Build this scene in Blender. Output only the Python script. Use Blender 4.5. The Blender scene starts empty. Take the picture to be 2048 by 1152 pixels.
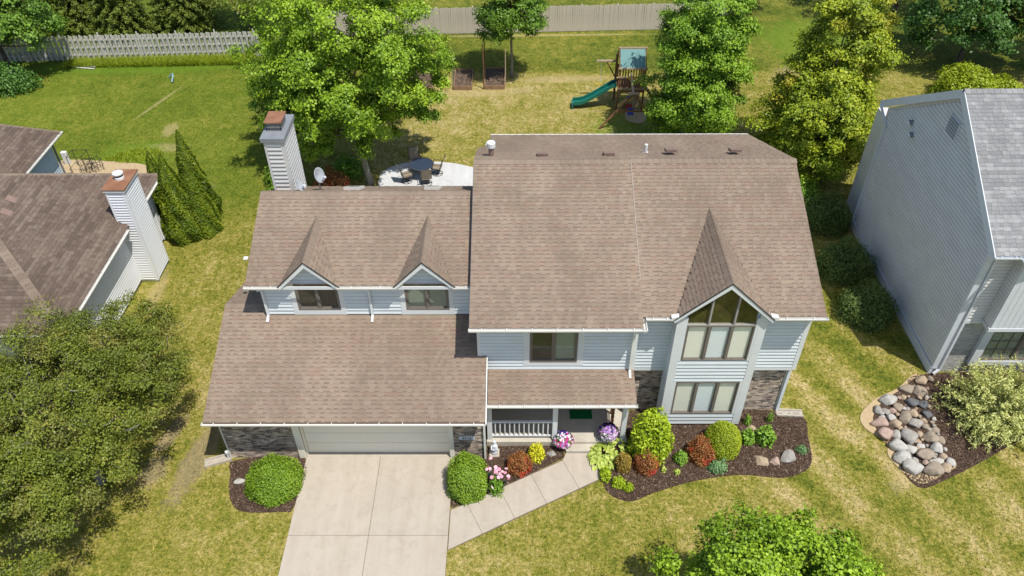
import bpy, math, random
import numpy as np
from mathutils import Vector, Matrix, noise as mnoise
rnd = random.Random(7)
NR = np.random.default_rng(11)
scene = bpy.context.scene
col = scene.collection
# ---------------------------------------------------------------- camera
CH, TH, YA, RO, FPX = 22.43, math.radians(41.42), math.radians(.386), math.radians(.357), 1577.0
_r = np.array([math.cos(YA), math.sin(YA), 0.]); _f0 = np.array([-math.sin(YA), math.cos(YA), 0.])
FWD = _f0*math.cos(TH)-np.array([0, 0, math.sin(TH)]); _u = _f0*math.sin(TH)+np.array([0, 0, math.cos(TH)])
RGT = _r*math.cos(RO)-_u*math.sin(RO); UPV = _r*math.sin(RO)+_u*math.cos(RO)
CAM = np.array([0, 0, CH])
cd = bpy.data.cameras.new('camera'); cam = bpy.data.objects.new('camera', cd); col.objects.link(cam)
cd.sensor_width = 36; cd.lens = FPX/2048*36; cd.clip_end = 1500; cd.clip_start = .1
m = Matrix.Identity(4)
for i in range(3):
    m[i][0] = RGT[i]; m[i][1] = UPV[i]; m[i][2] = -FWD[i]; m[i][3] = CAM[i]
cam.matrix_world = m
scene.camera = cam
# ---------------------------------------------------------------- light
SUN = Vector((.32, -.325, 1.)).normalized()          # towards the sun
w = bpy.data.worlds.new('World'); scene.world = w; w.use_nodes = True
wn = w.node_tree.nodes; bg = wn['Background']
sky = wn.new('ShaderNodeTexSky'); sky.sky_type = 'NISHITA'; sky.sun_disc = False
sky.sun_elevation = math.asin(SUN.z); sky.sun_rotation = math.atan2(SUN.x, SUN.y)
sky.air_density = 1.0; sky.dust_density = 1.0; sky.ozone_density = 1.0
w.node_tree.links.new(sky.outputs[0], bg.inputs[0]); bg.inputs[1].default_value = .138
sl = bpy.data.lights.new('sun', 'SUN'); sl.energy = 4.8; sl.angle = math.radians(.55); sl.color = (1, .955, .87)
so = bpy.data.objects.new('sun', sl); col.objects.link(so); so.location = (20, -20, 60)
so.rotation_euler = (-SUN).to_track_quat('-Z', 'Y').to_euler()
vs = scene.view_settings; vs.view_transform = 'Standard'; vs.look = 'None'; vs.exposure = 0.10; vs.gamma = 1.0
vs.use_curve_mapping = False
# ---------------------------------------------------------------- measuring helpers (survey of the place)
def ray(u, v): return FWD*FPX+RGT*(u-1024)-UPV*(v-576)
def G(u, v, z=0.):
    d = ray(u, v); p = CAM+d*((z-CH)/d[2]); return (float(p[0]), float(p[1]), z)
def GY(u, v, y):
    d = ray(u, v); p = CAM+d*(y/d[1]); return (float(p[0]), y, float(p[2]))
# ---------------------------------------------------------------- object helpers
ROOTLOC = {}
def tag(o, label=None, cat=None, group=None, kind=None):
    if label: o['label'] = label
    if cat: o['category'] = cat
    if group: o['group'] = group
    if kind: o['kind'] = kind
    return o
def thing(name, label, cat, loc=(0, 0, 0), group=None, rz=0):
    o = bpy.data.objects.new(name, None); col.objects.link(o); o.location = loc; o.rotation_euler = (0, 0, rz)
    o.empty_display_size = .2
    ROOTLOC[o.name] = Vector(loc)
    return tag(o, label, cat, group)
def link_mesh(name, me, parent=None, loc=None):
    o = bpy.data.objects.new(name, me); col.objects.link(o)
    if parent is not None:
        o.parent = parent
        ROOTLOC[o.name] = ROOTLOC.get(parent.name, Vector((0, 0, 0)))
    elif loc is not None:
        o.location = loc; ROOTLOC[o.name] = Vector(loc)
    return o
def copy_tree(o, parent=None):
    c = o.copy(); col.objects.link(c); c.parent = parent
    for ch in o.children: copy_tree(ch, c)
    return c
class MB:
    def __init__(s): s.v = []; s.f = []; s.var = []; s.dk = []; s.mi = []; s.cv = 0.; s.cd = 0.; s.cm = 0; s.st = []
    def add(s, vs, fs):
        b = len(s.v); s.st.append((b, len(s.f))); s.v += [tuple(map(float, p)) for p in vs]
        for f in fs:
            s.f.append([b+i for i in f]); s.var.append(s.cv); s.dk.append(s.cd); s.mi.append(s.cm)
    def box(s, x0, x1, y0, y1, z0, z1):
        s.add([(x0, y0, z0), (x1, y0, z0), (x1, y1, z0), (x0, y1, z0), (x0, y0, z1), (x1, y0, z1), (x1, y1, z1), (x0, y1, z1)],
              [(0, 3, 2, 1), (4, 5, 6, 7), (0, 1, 5, 4), (1, 2, 6, 5), (2, 3, 7, 6), (3, 0, 4, 7)])
        return s
    def obox(s, c, ax, ay, az):        # centre and three half-axis vectors
        c, ax, ay, az = map(Vector, (c, ax, ay, az))
        P = [c+ax*i+ay*j+az*k for k in (-1, 1) for (i, j) in ((-1, -1), (1, -1), (1, 1), (-1, 1))]
        s.add(P, [(0, 3, 2, 1), (4, 5, 6, 7), (0, 1, 5, 4), (1, 2, 6, 5), (2, 3, 7, 6), (3, 0, 4, 7)]); return s
    def bar(s, p, q, w, h, up=(0, 0, 1)):
        p, q, up = Vector(p), Vector(q), Vector(up); d = (q-p); L = d.length; d.normalize()
        sd = d.cross(up)
        if sd.length < 1e-4: sd = d.cross(Vector((1, 0, 0)))
        sd.normalize(); u = sd.cross(d)
        return s.obox((p+q)/2, d*L/2, sd*w/2, u*h/2)
    def tube(s, pts, rs, n=8, cap=True):
        pts = [Vector(p) for p in pts]
        if not hasattr(rs, '__len__'): rs = [rs]*len(pts)
        rings = []; b = []
        ref = Vector((.31, .17, .93))
        for i, p in enumerate(pts):
            d = (pts[min(i+1, len(pts)-1)]-pts[max(i-1, 0)])
            d = d.normalized() if d.length > 1e-9 else Vector((0, 0, 1))
            a = d.cross(ref)
            if a.length < .05: a = d.cross(Vector((1, 0, 0)))
            a.normalize(); c = d.cross(a)
            for k in range(n):
                t = 2*math.pi*k/n; b.append(p+(a*math.cos(t)+c*math.sin(t))*rs[i])
        F = []
        for i in range(len(pts)-1):
            for k in range(n):
                F.append((i*n+k, i*n+(k+1) % n, (i+1)*n+(k+1) % n, (i+1)*n+k))
        if cap: F.append(tuple(range(n-1, -1, -1))); F.append(tuple((len(pts)-1)*n+k for k in range(n)))
        s.add(b, F); return s
    def split(s, name, mat, parent):      # every primitive added becomes a part of its own
        st = s.st+[(len(s.v), len(s.f))]
        for (a, fa), (b, fb) in zip(st, st[1:]):
            q = MB(); q.v = s.v[a:b]; q.f = [[i-a for i in f] for f in s.f[fa:fb]]; q.var = s.var[fa:fb]; q.dk = s.dk[fa:fb]; q.mi = s.mi[fa:fb]; q.build(name, mat, parent)
    def poly(s, pts): s.add(pts, [tuple(range(len(pts)))]); return s
    def prism(s, prof, vec):           # closed profile (3D points) swept along vec
        vec = Vector(vec); P = [Vector(p) for p in prof]; n = len(P)
        F = [tuple(range(n-1, -1, -1)), tuple(range(n, 2*n))]+[(i, (i+1) % n, n+(i+1) % n, n+i) for i in range(n)]
        s.add(P+[p+vec for p in P], F); return s
    def lathe(s, c, prof, n=16):       # prof: (r,z)
        b = []; F = []
        for (r, z) in prof:
            for k in range(n):
                t = 2*math.pi*k/n; b.append((c[0]+r*math.cos(t), c[1]+r*math.sin(t), c[2]+z))
        for i in range(len(prof)-1):
            for k in range(n): F.append((i*n+k, i*n+(k+1) % n, (i+1)*n+(k+1) % n, (i+1)*n+k))
        F.append(tuple(range(n-1, -1, -1))); F.append(tuple((len(prof)-1)*n+k for k in range(n)))
        s.add(b, F); return s
    def build(s, name, mat, parent=None, loc=None, smooth=False, kind=None, attrs=False, bevel=0):
        off = ROOTLOC.get(parent.name, Vector((0, 0, 0))) if parent is not None else Vector(loc or (0, 0, 0))
        me = bpy.data.meshes.new(name)
        me.from_pydata([(x-off[0], y-off[1], z-off[2]) for x, y, z in s.v], [], s.f)
        for mm in (mat if isinstance(mat, (list, tuple)) else [mat]): me.materials.append(mm)
        if any(s.mi): me.polygons.foreach_set('material_index', s.mi)
        if attrs:
            a = me.attributes.new('var', 'FLOAT', 'FACE'); a.data.foreach_set('value', s.var)
            a = me.attributes.new('dk', 'FLOAT', 'FACE'); a.data.foreach_set('value', s.dk)
        if smooth: me.polygons.foreach_set('use_smooth', [True]*len(s.f))
        me.update()
        o = link_mesh(name, me, parent, loc)
        if bevel:
            bm = o.modifiers.new('b', 'BEVEL'); bm.width = bevel; bm.segments = 2; bm.limit_method = 'ANGLE'
        if kind: o['kind'] = kind
        return o
def np_mesh(name, V, F, mat, parent=None, loc=None, var=None, smooth=False, kind=None):
    """V (n,3) world, F (m,k) ints"""
    off = np.array(ROOTLOC.get(parent.name, Vector((0, 0, 0)))) if parent is not None else np.array(loc or (0, 0, 0))
    V = (V-off).astype(np.float32); F = F.astype(np.int32); k = F.shape[1]
    me = bpy.data.meshes.new(name)
    me.vertices.add(len(V)); me.vertices.foreach_set('co', V.ravel())
    me.loops.add(F.size); me.loops.foreach_set('vertex_index', F.ravel())
    me.polygons.add(len(F)); me.polygons.foreach_set('loop_start', np.arange(0, F.size, k, dtype=np.int32))
    me.polygons.foreach_set('loop_total', np.full(len(F), k, dtype=np.int32))
    if smooth: me.polygons.foreach_set('use_smooth', np.ones(len(F), dtype=bool))
    me.materials.append(mat)
    if var is not None:
        a = me.attributes.new('var', 'FLOAT', 'FACE'); a.data.foreach_set('value', var.astype(np.float32))
    me.update(calc_edges=True)
    o = link_mesh(name, me, parent, loc)
    if kind: o['kind'] = kind
    return o
# ---------------------------------------------------------------- materials
class NT:
    def __init__(s, name):
        s.m = bpy.data.materials.new(name); s.m.use_nodes = True; s.t = s.m.node_tree; s.n = s.t.nodes
        s.b = s.n['Principled BSDF']; s.out = s.n['Material Output']
    def N(s, t, **k):
        o = s.n.new(t)
        for a, v in k.items():
            if a.startswith('i_'):
                key = a[2:]; o.inputs[int(key) if key.isdigit() else key.replace('_', ' ')].default_value = v
            else: setattr(o, a, v)
        return o
    def L(s, a, b): s.t.links.new(a, b)
    def coord(s, scale=(1, 1, 1), rot=(0, 0, 0)):
        tc = s.N('ShaderNodeTexCoord'); mp = s.N('ShaderNodeMapping'); mp.inputs['Scale'].default_value = scale
        mp.inputs['Rotation'].default_value = rot
        s.L(tc.outputs['Object'], mp.inputs[0]); return mp.outputs[0]
    def noise(s, vec, scale, detail=3, rough=.55, dist=0):
        n = s.N('ShaderNodeTexNoise'); n.inputs['Scale'].default_value = scale; n.inputs['Detail'].default_value = detail
        n.inputs['Roughness'].default_value = rough; n.inputs['Distortion'].default_value = dist
        if vec is not None: s.L(vec, n.inputs['Vector'])
        return n.outputs[0]
    def ramp(s, fac, stops, interp='LINEAR'):
        r = s.N('ShaderNodeValToRGB'); e = r.color_ramp.elements; r.color_ramp.interpolation = interp
        while len(e) < len(stops): e.new(.5)
        for el, (p, c) in zip(e, stops): el.position = p; el.color = (c[0], c[1], c[2], 1)
        s.L(fac, r.inputs[0]); return r.outputs[0]
    def math(s, op, a, b=None, clamp=False):
        n = s.N('ShaderNodeMath', operation=op); n.use_clamp = clamp
        for i, x in enumerate((a, b)):
            if x is None: continue
            if isinstance(x, (int, float)): n.inputs[i].default_value = x
            else: s.L(x, n.inputs[i])
        return n.outputs[0]
    def mix(s, fac, a, b, mode='MIX'):
        n = s.N('ShaderNodeMix', data_type='RGBA', blend_type=mode)
        for sock, x in ((n.inputs[0], fac), (n.inputs[6], a), (n.inputs[7], b)):
            if isinstance(x, (int, float)): sock.default_value = x
            elif isinstance(x, (tuple, list)): sock.default_value = (x[0], x[1], x[2], 1)
            else: s.L(x, sock)
        return n.outputs[2]
    def sstep(s, x, a, b):
        n = s.N('ShaderNodeMapRange', interpolation_type='SMOOTHSTEP'); s.L(x, n.inputs[0])
        n.inputs[1].default_value = a; n.inputs[2].default_value = b; return n.outputs[0]
    def bump(s, h, strength=.3, dist=.02):
        b = s.N('ShaderNodeBump'); b.inputs['Strength'].default_value = strength; b.inputs['Distance'].default_value = dist
        s.L(h, b.inputs['Height']); s.L(b.outputs[0], s.b.inputs['Normal']); return b
    def attr(s, name): return s.N('ShaderNodeAttribute', attribute_name=name).outputs['Fac']
    def fin(s, c=None, rough=.8, spec=.3, metal=0):
        if c is not None:
            if isinstance(c, (tuple, list)): s.b.inputs['Base Color'].default_value = (c[0], c[1], c[2], 1)
            else: s.L(c, s.b.inputs['Base Color'])
        s.b.inputs['Roughness'].default_value = rough; s.b.inputs['Specular IOR Level'].default_value = spec
        s.b.inputs['Metallic'].default_value = metal
        return s.m
def simple(name, c1, c2=None, rough=.75, spec=.3, scale=4, bump=0, bscale=30, metal=0, detail=4, stretch=(1, 1, 1)):
    t = NT(name); v = t.coord(stretch)
    if c2 is None: c2 = tuple(x*.86 for x in c1)
    n = t.noise(v, scale, detail)
    c = t.ramp(n, [(.3, c1), (.7, c2)])
    if bump: t.bump(t.noise(v, bscale, 3), bump, .01)
    return t.fin(c, rough, spec, metal)
LB = 1.42
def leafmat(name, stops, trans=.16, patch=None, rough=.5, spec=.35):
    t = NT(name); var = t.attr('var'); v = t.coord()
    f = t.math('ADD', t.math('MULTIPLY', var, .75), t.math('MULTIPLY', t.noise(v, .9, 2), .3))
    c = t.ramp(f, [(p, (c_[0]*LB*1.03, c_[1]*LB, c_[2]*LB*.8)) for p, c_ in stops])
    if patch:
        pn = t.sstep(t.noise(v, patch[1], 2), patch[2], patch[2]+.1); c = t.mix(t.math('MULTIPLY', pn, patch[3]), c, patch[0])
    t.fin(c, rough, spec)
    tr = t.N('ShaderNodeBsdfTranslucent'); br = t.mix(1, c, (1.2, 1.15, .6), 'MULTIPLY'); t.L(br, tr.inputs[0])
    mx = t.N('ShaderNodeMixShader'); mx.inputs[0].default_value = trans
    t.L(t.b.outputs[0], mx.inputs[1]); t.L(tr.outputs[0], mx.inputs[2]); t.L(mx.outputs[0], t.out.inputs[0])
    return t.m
def shinglemat(name, stops, dark, rough=.9, nscale=.35, tint=None):
    t = NT(name); v = t.coord(); var = t.attr('var'); dk = t.attr('dk')
    c = t.ramp(var, stops)
    if tint: c = t.mix(t.math('MULTIPLY', t.sstep(t.noise(v, nscale, 3), .5, .72), tint[3]), c, tint[:3])
    g = t.noise(v, 95, 2)
    c = t.mix(.28, c, t.ramp(g, [(.3, (.05, .045, .04)), (.7, (.75, .68, .6))]), 'OVERLAY')
    st = t.ramp(t.noise(t.coord((1, .25, .6)), .9, 4), [(.35, (.86, .85, .84)), (.65, (1.06, 1.06, 1.05))])
    c = t.mix(1, c, st, 'MULTIPLY')
    c = t.mix(dk, c, dark)
    t.bump(g, .35, .004)
    return t.fin(c, rough, .2)
# ---------------------------------------------------------------- palette
def lawn_material(blade=False):
    t = NT('grass_blade' if blade else 'lawn_grass'); v = t.coord()
    sp = t.N('ShaderNodeSeparateXYZ'); t.L(v, sp.inputs[0]); X, Y = sp.outputs[0], sp.outputs[1]
    big = t.noise(v, .16, 3, .55, .4); mid = t.noise(v, .75, 4, .6, .6); fine = t.noise(v, 4.5, 4, .65); vf = t.noise(v, 22, 3, .7)
    sk = t.noise(t.coord((1, .35, 1), (0, 0, .5)), 3.2, 3, .6)
    m2 = t.noise(v, 2.1, 4, .62, .8)
    D = t.math('ADD', t.math('MULTIPLY', big, .5), t.math('MULTIPLY', mid, .5))
    D = t.math('ADD', t.math('ADD', D, .05), t.math('MULTIPLY', t.math('SUBTRACT', m2, .5), .5))
    D = t.math('ADD', D, t.math('MULTIPLY', t.math('SUBTRACT', fine, .5), .65))
    D = t.math('ADD', D, t.math('MULTIPLY', t.math('SUBTRACT', sk, .5), .35))
    D = t.math('ADD', D, t.math('MULTIPLY', t.math('SUBTRACT', vf, .5), .85))
    # how each lawn is kept: watered rear-left lawn, dry rear-centre lawn, green strip by the fence, thirsty front
    wob = t.math('ADD', Y, t.math('MULTIPLY', t.math('SUBTRACT', mid, .5), 1.2))
    left = t.math('SUBTRACT', 1., t.sstep(X, -14.5, -10.5)); rear = t.sstep(wob, 28.5, 33.)
    D = t.math('SUBTRACT', D, t.math('MULTIPLY', t.math('MULTIPLY', left, rear), .17))
    far = t.sstep(wob, 45.2, 46.3)
    D = t.math('SUBTRACT', D, t.math('MULTIPLY', far, .20))
    cen = t.math('MULTIPLY', t.math('MULTIPLY', t.sstep(X, -10, -7), t.math('SUBTRACT', 1., t.sstep(X, 11, 14))), t.math('MULTIPLY', rear, t.math('SUBTRACT', 1., far)))
    D = t.math('ADD', D, t.math('MULTIPLY', cen, .10))
    fr = t.math('SUBTRACT', 1., t.sstep(wob, 19, 24))
    D = t.math('ADD', D, t.math('MULTIPLY', fr, .035))
    # mower passes across the right front lawn
    wv = t.N('ShaderNodeTexWave', wave_type='BANDS', bands_direction='DIAGONAL'); wv.inputs['Scale'].default_value = .21
    wv.inputs['Distortion'].default_value = 3.5; wv.inputs['Detail'].default_value = 2; t.L(t.coord((1, 1.25, 0), (0, 0, math.radians(20))), wv.inputs[0])
    rt = t.math('MULTIPLY', t.sstep(X, 6, 10), t.math('SUBTRACT', 1., t.sstep(Y, 22, 26)))
    D = t.math('ADD', D, t.math('MULTIPLY', t.math('MULTIPLY', t.math('SUBTRACT', wv.outputs[1], .5), rt), .26))
    c = t.ramp(D, [(.12, (.046, .072, .009)), (.33, (.104, .130, .015)), (.51, (.190, .186, .029)), (.68, (.285, .245, .068)), (.88, (.43, .345, .17))])
    c = t.mix(t.math('MULTIPLY', t.math('MULTIPLY', left, rear), .38), c, (.115, .178, .012))
    gr = t.math('ADD', t.math('MULTIPLY', t.noise(v, 9, 3, .7), .5), t.math('MULTIPLY', t.noise(v, 38, 3, .75), .55))
    c = t.mix(1, c, t.ramp(gr, [(.36, (.42, .46, .40)), (.52, (1., 1., 1.)), (.68, (1.5, 1.42, 1.35))]), 'MULTIPLY')
    if blade:
        c = t.mix(1, c, t.ramp(t.attr('var'), [(.0, (.34, .46, .22)), (.35, (.75, .85, .6)), (.7, (1.1, 1.05, 1.)), (1., (1.75, 1.5, 1.55))]), 'MULTIPLY')
    # bare soil and thatch
    def spot(x, y, rx, ry, rot=0):
        tc = t.N('ShaderNodeTexCoord'); mp = t.N('ShaderNodeMapping', vector_type='TEXTURE'); mp.inputs['Location'].default_value = (x, y, 0)
        mp.inputs['Scale'].default_value = (rx, ry, 50); mp.inputs['Rotation'].default_value = (0, 0, rot); t.L(tc.outputs['Object'], mp.inputs[0])
        ln = t.N('ShaderNodeVectorMath', operation='LENGTH'); t.L(mp.outputs[0], ln.inputs[0])
        d = t.math('ADD', ln.outputs['Value'], t.math('MULTIPLY', t.math('SUBTRACT', fine, .5), 1.5))
        d = t.math('ADD', d, t.math('MULTIPLY', t.math('SUBTRACT', mid, .5), .8))
        return t.math('SUBTRACT', 1., t.sstep(d, .55, 1.05))
    soil = None
    for a in SOIL:
        q = spot(*a); soil = q if soil is None else t.math('MAXIMUM', soil, q)
    scol = t.ramp(vf, [(.3, (.20, .135, .085)), (.7, (.40, .31, .22))])
    c = t.mix(t.math('MULTIPLY', soil, .55), c, scol)
    pale = None
    for a in STRAW:
        q = spot(*a); pale = q if pale is None else t.math('MAXIMUM', pale, q)
    c = t.mix(t.math('MULTIPLY', pale, .42), c, (.46, .36, .19))
    lush = None
    for a in LUSH:
        q = spot(*a); lush = q if lush is None else t.math('MAXIMUM', lush, q)
    c = t.mix(t.math('MULTIPLY', lush, .65), c, (.12, .20, .016))
    t.bump(t.math('ADD', t.math('MULTIPLY', vf, .7), fine), .75, .05)
    return t.fin(c, .9, .12)
SOIL = [(-11.0, 16.6, .55, 2.2, -.2), (-12.3, 17.6, .35, 1.1, -.3), (-12.4, 16.0, .5, .8, 0), (17.2, 43.8, .8, 2.0, .3), (-16.3, 33.2, 1.1, .55, 0)]
STRAW = [(-19.3, 38.9, .5, .9, 0), (-21.0, 42.0, .14, 2.4, -.35), (-19.0, 36.9, 1.3, .6, 0), (-10.75, 20.5, .18, 4.2, .05), (-2.6, 43.0, 2.6, .5, 0), (-.1, 43.3, 1.6, .45, 0), (3.0, 44.8, 3.2, .5, .05),
         (1.5, 51.2, 9., .22, .02), (13.0, 15.7, .9, .4, .8), (17., 44.5, 1.2, 2.4, .2), (-15.4, 25.2, .35, 1.6, 0)]
LUSH = [(-24, 46.6, 9., 1.0, .03), (-20.3, 36.2, 2.2, 1.6, 0), (6.2, 39.0, 2.2, 1.6, 0), (20.5, 50.0, 5, 4.5, 0)]
M_LAWN = lawn_material(); M_BLADE = lawn_material(True)
def concrete(name, c1, c2, joint=None):
    t = NT(name); v = t.coord()
    a = t.ramp(t.noise(v, .55, 5, .6), [(.3, c1), (.72, c2)])
    st = t.ramp(t.noise(v, 2.3, 5, .7, 1.), [(.25, (.87, .85, .82)), (.5, (1, 1, 1)), (.8, (1.04, 1.03, 1.02))])
    c = t.mix(1, a, st, 'MULTIPLY')
    sp = t.ramp(t.noise(v, 120, 2), [(.3, (.9, .9, .9)), (.7, (1.05, 1.05, 1.05))]); c = t.mix(1, c, sp, 'MULTIPLY')
    sk = t.ramp(t.noise(t.coord((1.5, .12, 1)), 2.2, 4, .65), [(.3, (.93, .92, .90)), (.6, (1.02, 1.02, 1.02))]); c = t.mix(1, c, sk, 'MULTIPLY')
    oi = t.N('ShaderNodeObjectInfo'); c = t.mix(1, c, t.ramp(oi.outputs['Random'], [(0, (.965, .965, .97)), (1, (1.03, 1.025, 1.02))]), 'MULTIPLY')
    sp2 = t.sstep(t.noise(v, 1.35, 2, .5), .69, .78); c = t.mix(t.math('MULTIPLY', sp2, .16), c, (.2, .17, .14))
    dots = t.sstep(t.noise(v, 7.5, 2, .5), .76, .80); c = t.mix(t.math('MULTIPLY', dots, .3), c, (.2, .17, .14))
    t.bump(t.noise(v, 160, 2), .15, .003)
    return t.fin(c, .85, .25)
M_DRIVE = concrete('driveway_concrete', (.415, .365, .302), (.45, .40, .333))
M_PATIO = concrete('patio_concrete', (.50, .505, .51), (.55, .555, .56))
M_PORCH = concrete('porch_concrete', (.45, .415, .35), (.50, .465, .40))
M_SEAM = simple('seam_tape', (.50, .46, .41), (.42, .38, .34), .7, .2, 5)
M_JOINT = simple('joint_dirt', (.11, .085, .06), (.2, .16, .11), .95, .1, 8)
def mulchmat():
    t = NT('mulch'); v = t.coord()
    c = t.ramp(t.noise(v, 26, 4, .7), [(.28, (.035, .022, .016)), (.5, (.088, .058, .042)), (.7, (.17, .12, .088))])
    t.bump(t.noise(v, 30, 4, .7), 1., .05); return t.fin(c, .95, .1)
M_MULCH = mulchmat()
def varmat(name, stops, rough=.8, spec=.25, nscale=30, namt=.25, bump=.2):
    t = NT(name); v = t.coord(); c = t.ramp(t.attr('var'), stops); n = t.noise(v, nscale, 4, .65)
    c = t.mix(1, c, t.ramp(n, [(.25, (1-namt,)*3), (.75, (1+namt,)*3)]), 'MULTIPLY')
    if bump: t.bump(n, bump, .01)
    return t.fin(c, rough, spec)
M_CHIP = varmat('mulch_chip', [(0, (.04, .024, .017)), (.6, (.105, .068, .048)), (.9, (.20, .14, .10)), (1, (.36, .28, .21))], .95, .1)
M_BRICK = varmat('brick', [(0, (.13, .11, .10)), (.16, (.24, .20, .17)), (.42, (.37, .30, .24)), (.6, (.46, .37, .29)), (.78, (.54, .44, .345)), (.92, (.50, .44, .37)), (1, (.72, .63, .52))], .9, .15, 35, .22, .35)
M_MORTAR = simple('mortar', (.30, .265, .225), (.38, .34, .29), .95, .1, 9, .3, 60)
def sidingmat(name, c, dirt=.12, rough=.55):
    t = NT(name); v = t.coord((.35, .35, 1.)); n = t.noise(v, 2.2, 5, .65)
    cc = t.ramp(n, [(.3, tuple(x*(1-dirt) for x in c)), (.62, c)])
    t.bump(t.noise(t.coord((1, 1, 14)), 6, 3), .05, .003)
    return t.fin(cc, rough, .35)
M_SIDING = sidingmat('siding_paint', (.67, .725, .755))
M_CHIM = sidingmat('chimney_siding', (.56, .555, .545), .10)
M_TRIM = sidingmat('trim_paint', (.69, .715, .72), .08)
M_WHITE = sidingmat('white_aluminium', (.72, .71, .67), .10, .45)
M_DOOR = sidingmat('garage_door_paint', (.76, .73, .62), .05)
M_FRAME = simple('window_frame_brown', (.155, .135, .115), (.19, .168, .145), .5, .4, 6)
M_MULL = simple('window_mullion_grey', (.30, .28, .255), (.36, .34, .31), .5, .4, 6)
M_DARK = simple('dark_void', (.012, .012, .013), None, .9, .1)
M_METAL = simple('dull_metal', (.30, .30, .30), (.42, .42, .42), .45, .5, 9, metal=.7)
M_BLACK = simple('black_metal', (.015, .015, .016), (.03, .03, .03), .45, .4, 20)
def glass(name, tint=(.02, .025, .022), ior=1.52, refl=1.0):
    t = NT(name); tr = t.N('ShaderNodeBsdfTransparent'); tr.inputs[0].default_value = (.98, .99, .98, 1)
    gl = t.N('ShaderNodeBsdfGlossy'); gl.inputs['Roughness'].default_value = .03
    nz = t.noise(t.coord(), 1.1, 2); bp = t.N('ShaderNodeBump'); bp.inputs['Strength'].default_value = .12; bp.inputs['Distance'].default_value = .05
    t.L(nz, bp.inputs['Height']); t.L(bp.outputs[0], gl.inputs['Normal'])
    fr = t.N('ShaderNodeFresnel'); fr.inputs[0].default_value = ior
    fac = t.math('ADD', t.math('MULTIPLY', fr.outputs[0], refl*.9), .04, True)
    gm = t.N('ShaderNodeNewGeometry'); fac = t.math('MULTIPLY', fac, t.math('SUBTRACT', 1., gm.outputs['Backfacing']))
    mx = t.N('ShaderNodeMixShader'); t.L(fac, mx.inputs[0]); t.L(tr.outputs[0], mx.inputs[1]); t.L(gl.outputs[0], mx.inputs[2]); t.L(mx.outputs[0], t.out.inputs[0])
    return t.m
M_GLASS = glass('window_glass')
def blindmat(name, c, lines=26):
    t = NT(name); wv = t.N('ShaderNodeTexWave', wave_type='BANDS', bands_direction='Z'); wv.inputs['Scale'].default_value = lines/6.28*1.6
    t.L(t.coord(), wv.inputs[0]); cc = t.mix(t.math('MULTIPLY', wv.outputs[1], .25), c, tuple(x*.8 for x in c)); return t.fin(cc, .7, .3)
M_BLIND = blindmat('white_blind', (.95, .93, .83)); M_BLIND2 = blindmat('bluish_blind', (.88, .93, .97)); M_CURT = blindmat('dim_green_blind', (.26, .30, .24)); M_ROOM = simple('dim_room', (.045, .042, .032), (.075, .07, .05), .9, .1, 2)
M_GREENROOM = simple('tree_dark_room', (.035, .035, .012), (.09, .08, .02), .9, .1, 3)
M_SHINGLE = shinglemat('brown_shingle', [(0, (.240, .190, .147)), (.3, (.260, .207, .160)), (.7, (.283, .226, .175)), (1, (.256, .188, .148))], (.168, .120, .096), tint=(.238, .170, .138, .25))
M_CAP = shinglemat('ridge_cap_shingle', [(0, (.232, .184, .146)), (1, (.262, .208, .167))], (.13, .08, .065))
M_LSH = shinglemat('left_house_shingle', [(0, (.115, .088, .072)), (.35, (.14, .106, .086)), (.7, (.165, .128, .104)), (1, (.19, .152, .125))], (.085, .066, .058), tint=(.15, .098, .078, .25))
M_LCAP = shinglemat('left_house_cap', [(0, (.19, .15, .12)), (1, (.25, .20, .16))], (.1, .07, .06))
M_RSH = shinglemat('grey_shingle', [(0, (.225, .235, .248)), (.5, (.262, .272, .283)), (1, (.325, .336, .348))], (.15, .158, .17))
M_RSID = sidingmat('right_house_siding', (.66, .645, .63), .14); M_RTRIM = sidingmat('right_house_trim', (.60, .63, .67), .08)
M_LAPSHADE1 = sidingmat('siding_lap_shade', (.40, .43, .45)); M_LAPSHADE2 = sidingmat('right_house_lap_shade', (.36, .365, .37)); M_LAPSHADE3 = sidingmat('left_house_lap_shade', (.50, .52, .55)); LAP_SHADE = {'siding_paint': M_LAPSHADE1, 'chimney_siding': sidingmat('chimney_lap_shade', (.20, .20, .20)), 'right_house_siding': M_LAPSHADE2, 'left_house_siding': M_LAPSHADE3}  # darker siding copies for board edges: lap shadow lines painted in as colour
M_RBRICK = varmat('painted_brick', [(0, (.36, .36, .34)), (1, (.50, .49, .46))], .85, .2, 30, .12, .3)
M_LSID = sidingmat('left_house_siding', (.80, .81, .83), .04); M_LWALL = sidingmat('left_house_blue_siding', (.46, .55, .66), .06)
M_RUST = simple('rusty_metal', (.21, .095, .052), (.29, .145, .085), .7, .3, 3)
M_BARK = simple('bark', (.16, .135, .11), (.07, .058, .046), .95, .1, 9, .6, 26, stretch=(1, 1, .25))
M_BARKG = simple('grey_bark', (.30, .28, .24), (.15, .135, .115), .95, .1, 7, .5, 26, stretch=(1, 1, .25))
M_WOODW = simple('weathered_fence', (.60, .53, .44), (.45, .395, .33), .9, .15, 7, .2, 40, stretch=(1, 1, .12))
M_WOODG = simple('silver_fence', (.58, .555, .50), (.43, .41, .37), .9, .15, 7, .2, 40, stretch=(1, 1, .12))
M_CEDAR = simple('stained_cedar', (.25, .125, .06), (.165, .085, .045), .75, .25, 8, .15, 40, stretch=(.3, .3, .3))
M_CEDARP = simple('pale_lumber', (.47, .37, .26), (.36, .27, .18), .8, .25, 8)
M_BEDW = simple('bed_board', (.33, .205, .12), (.22, .14, .09), .85, .2, 7, .2, 40)
M_SLIDE = simple('green_plastic', (.008, .135, .105), (.012, .155, .12), .35, .5, 3)
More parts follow.
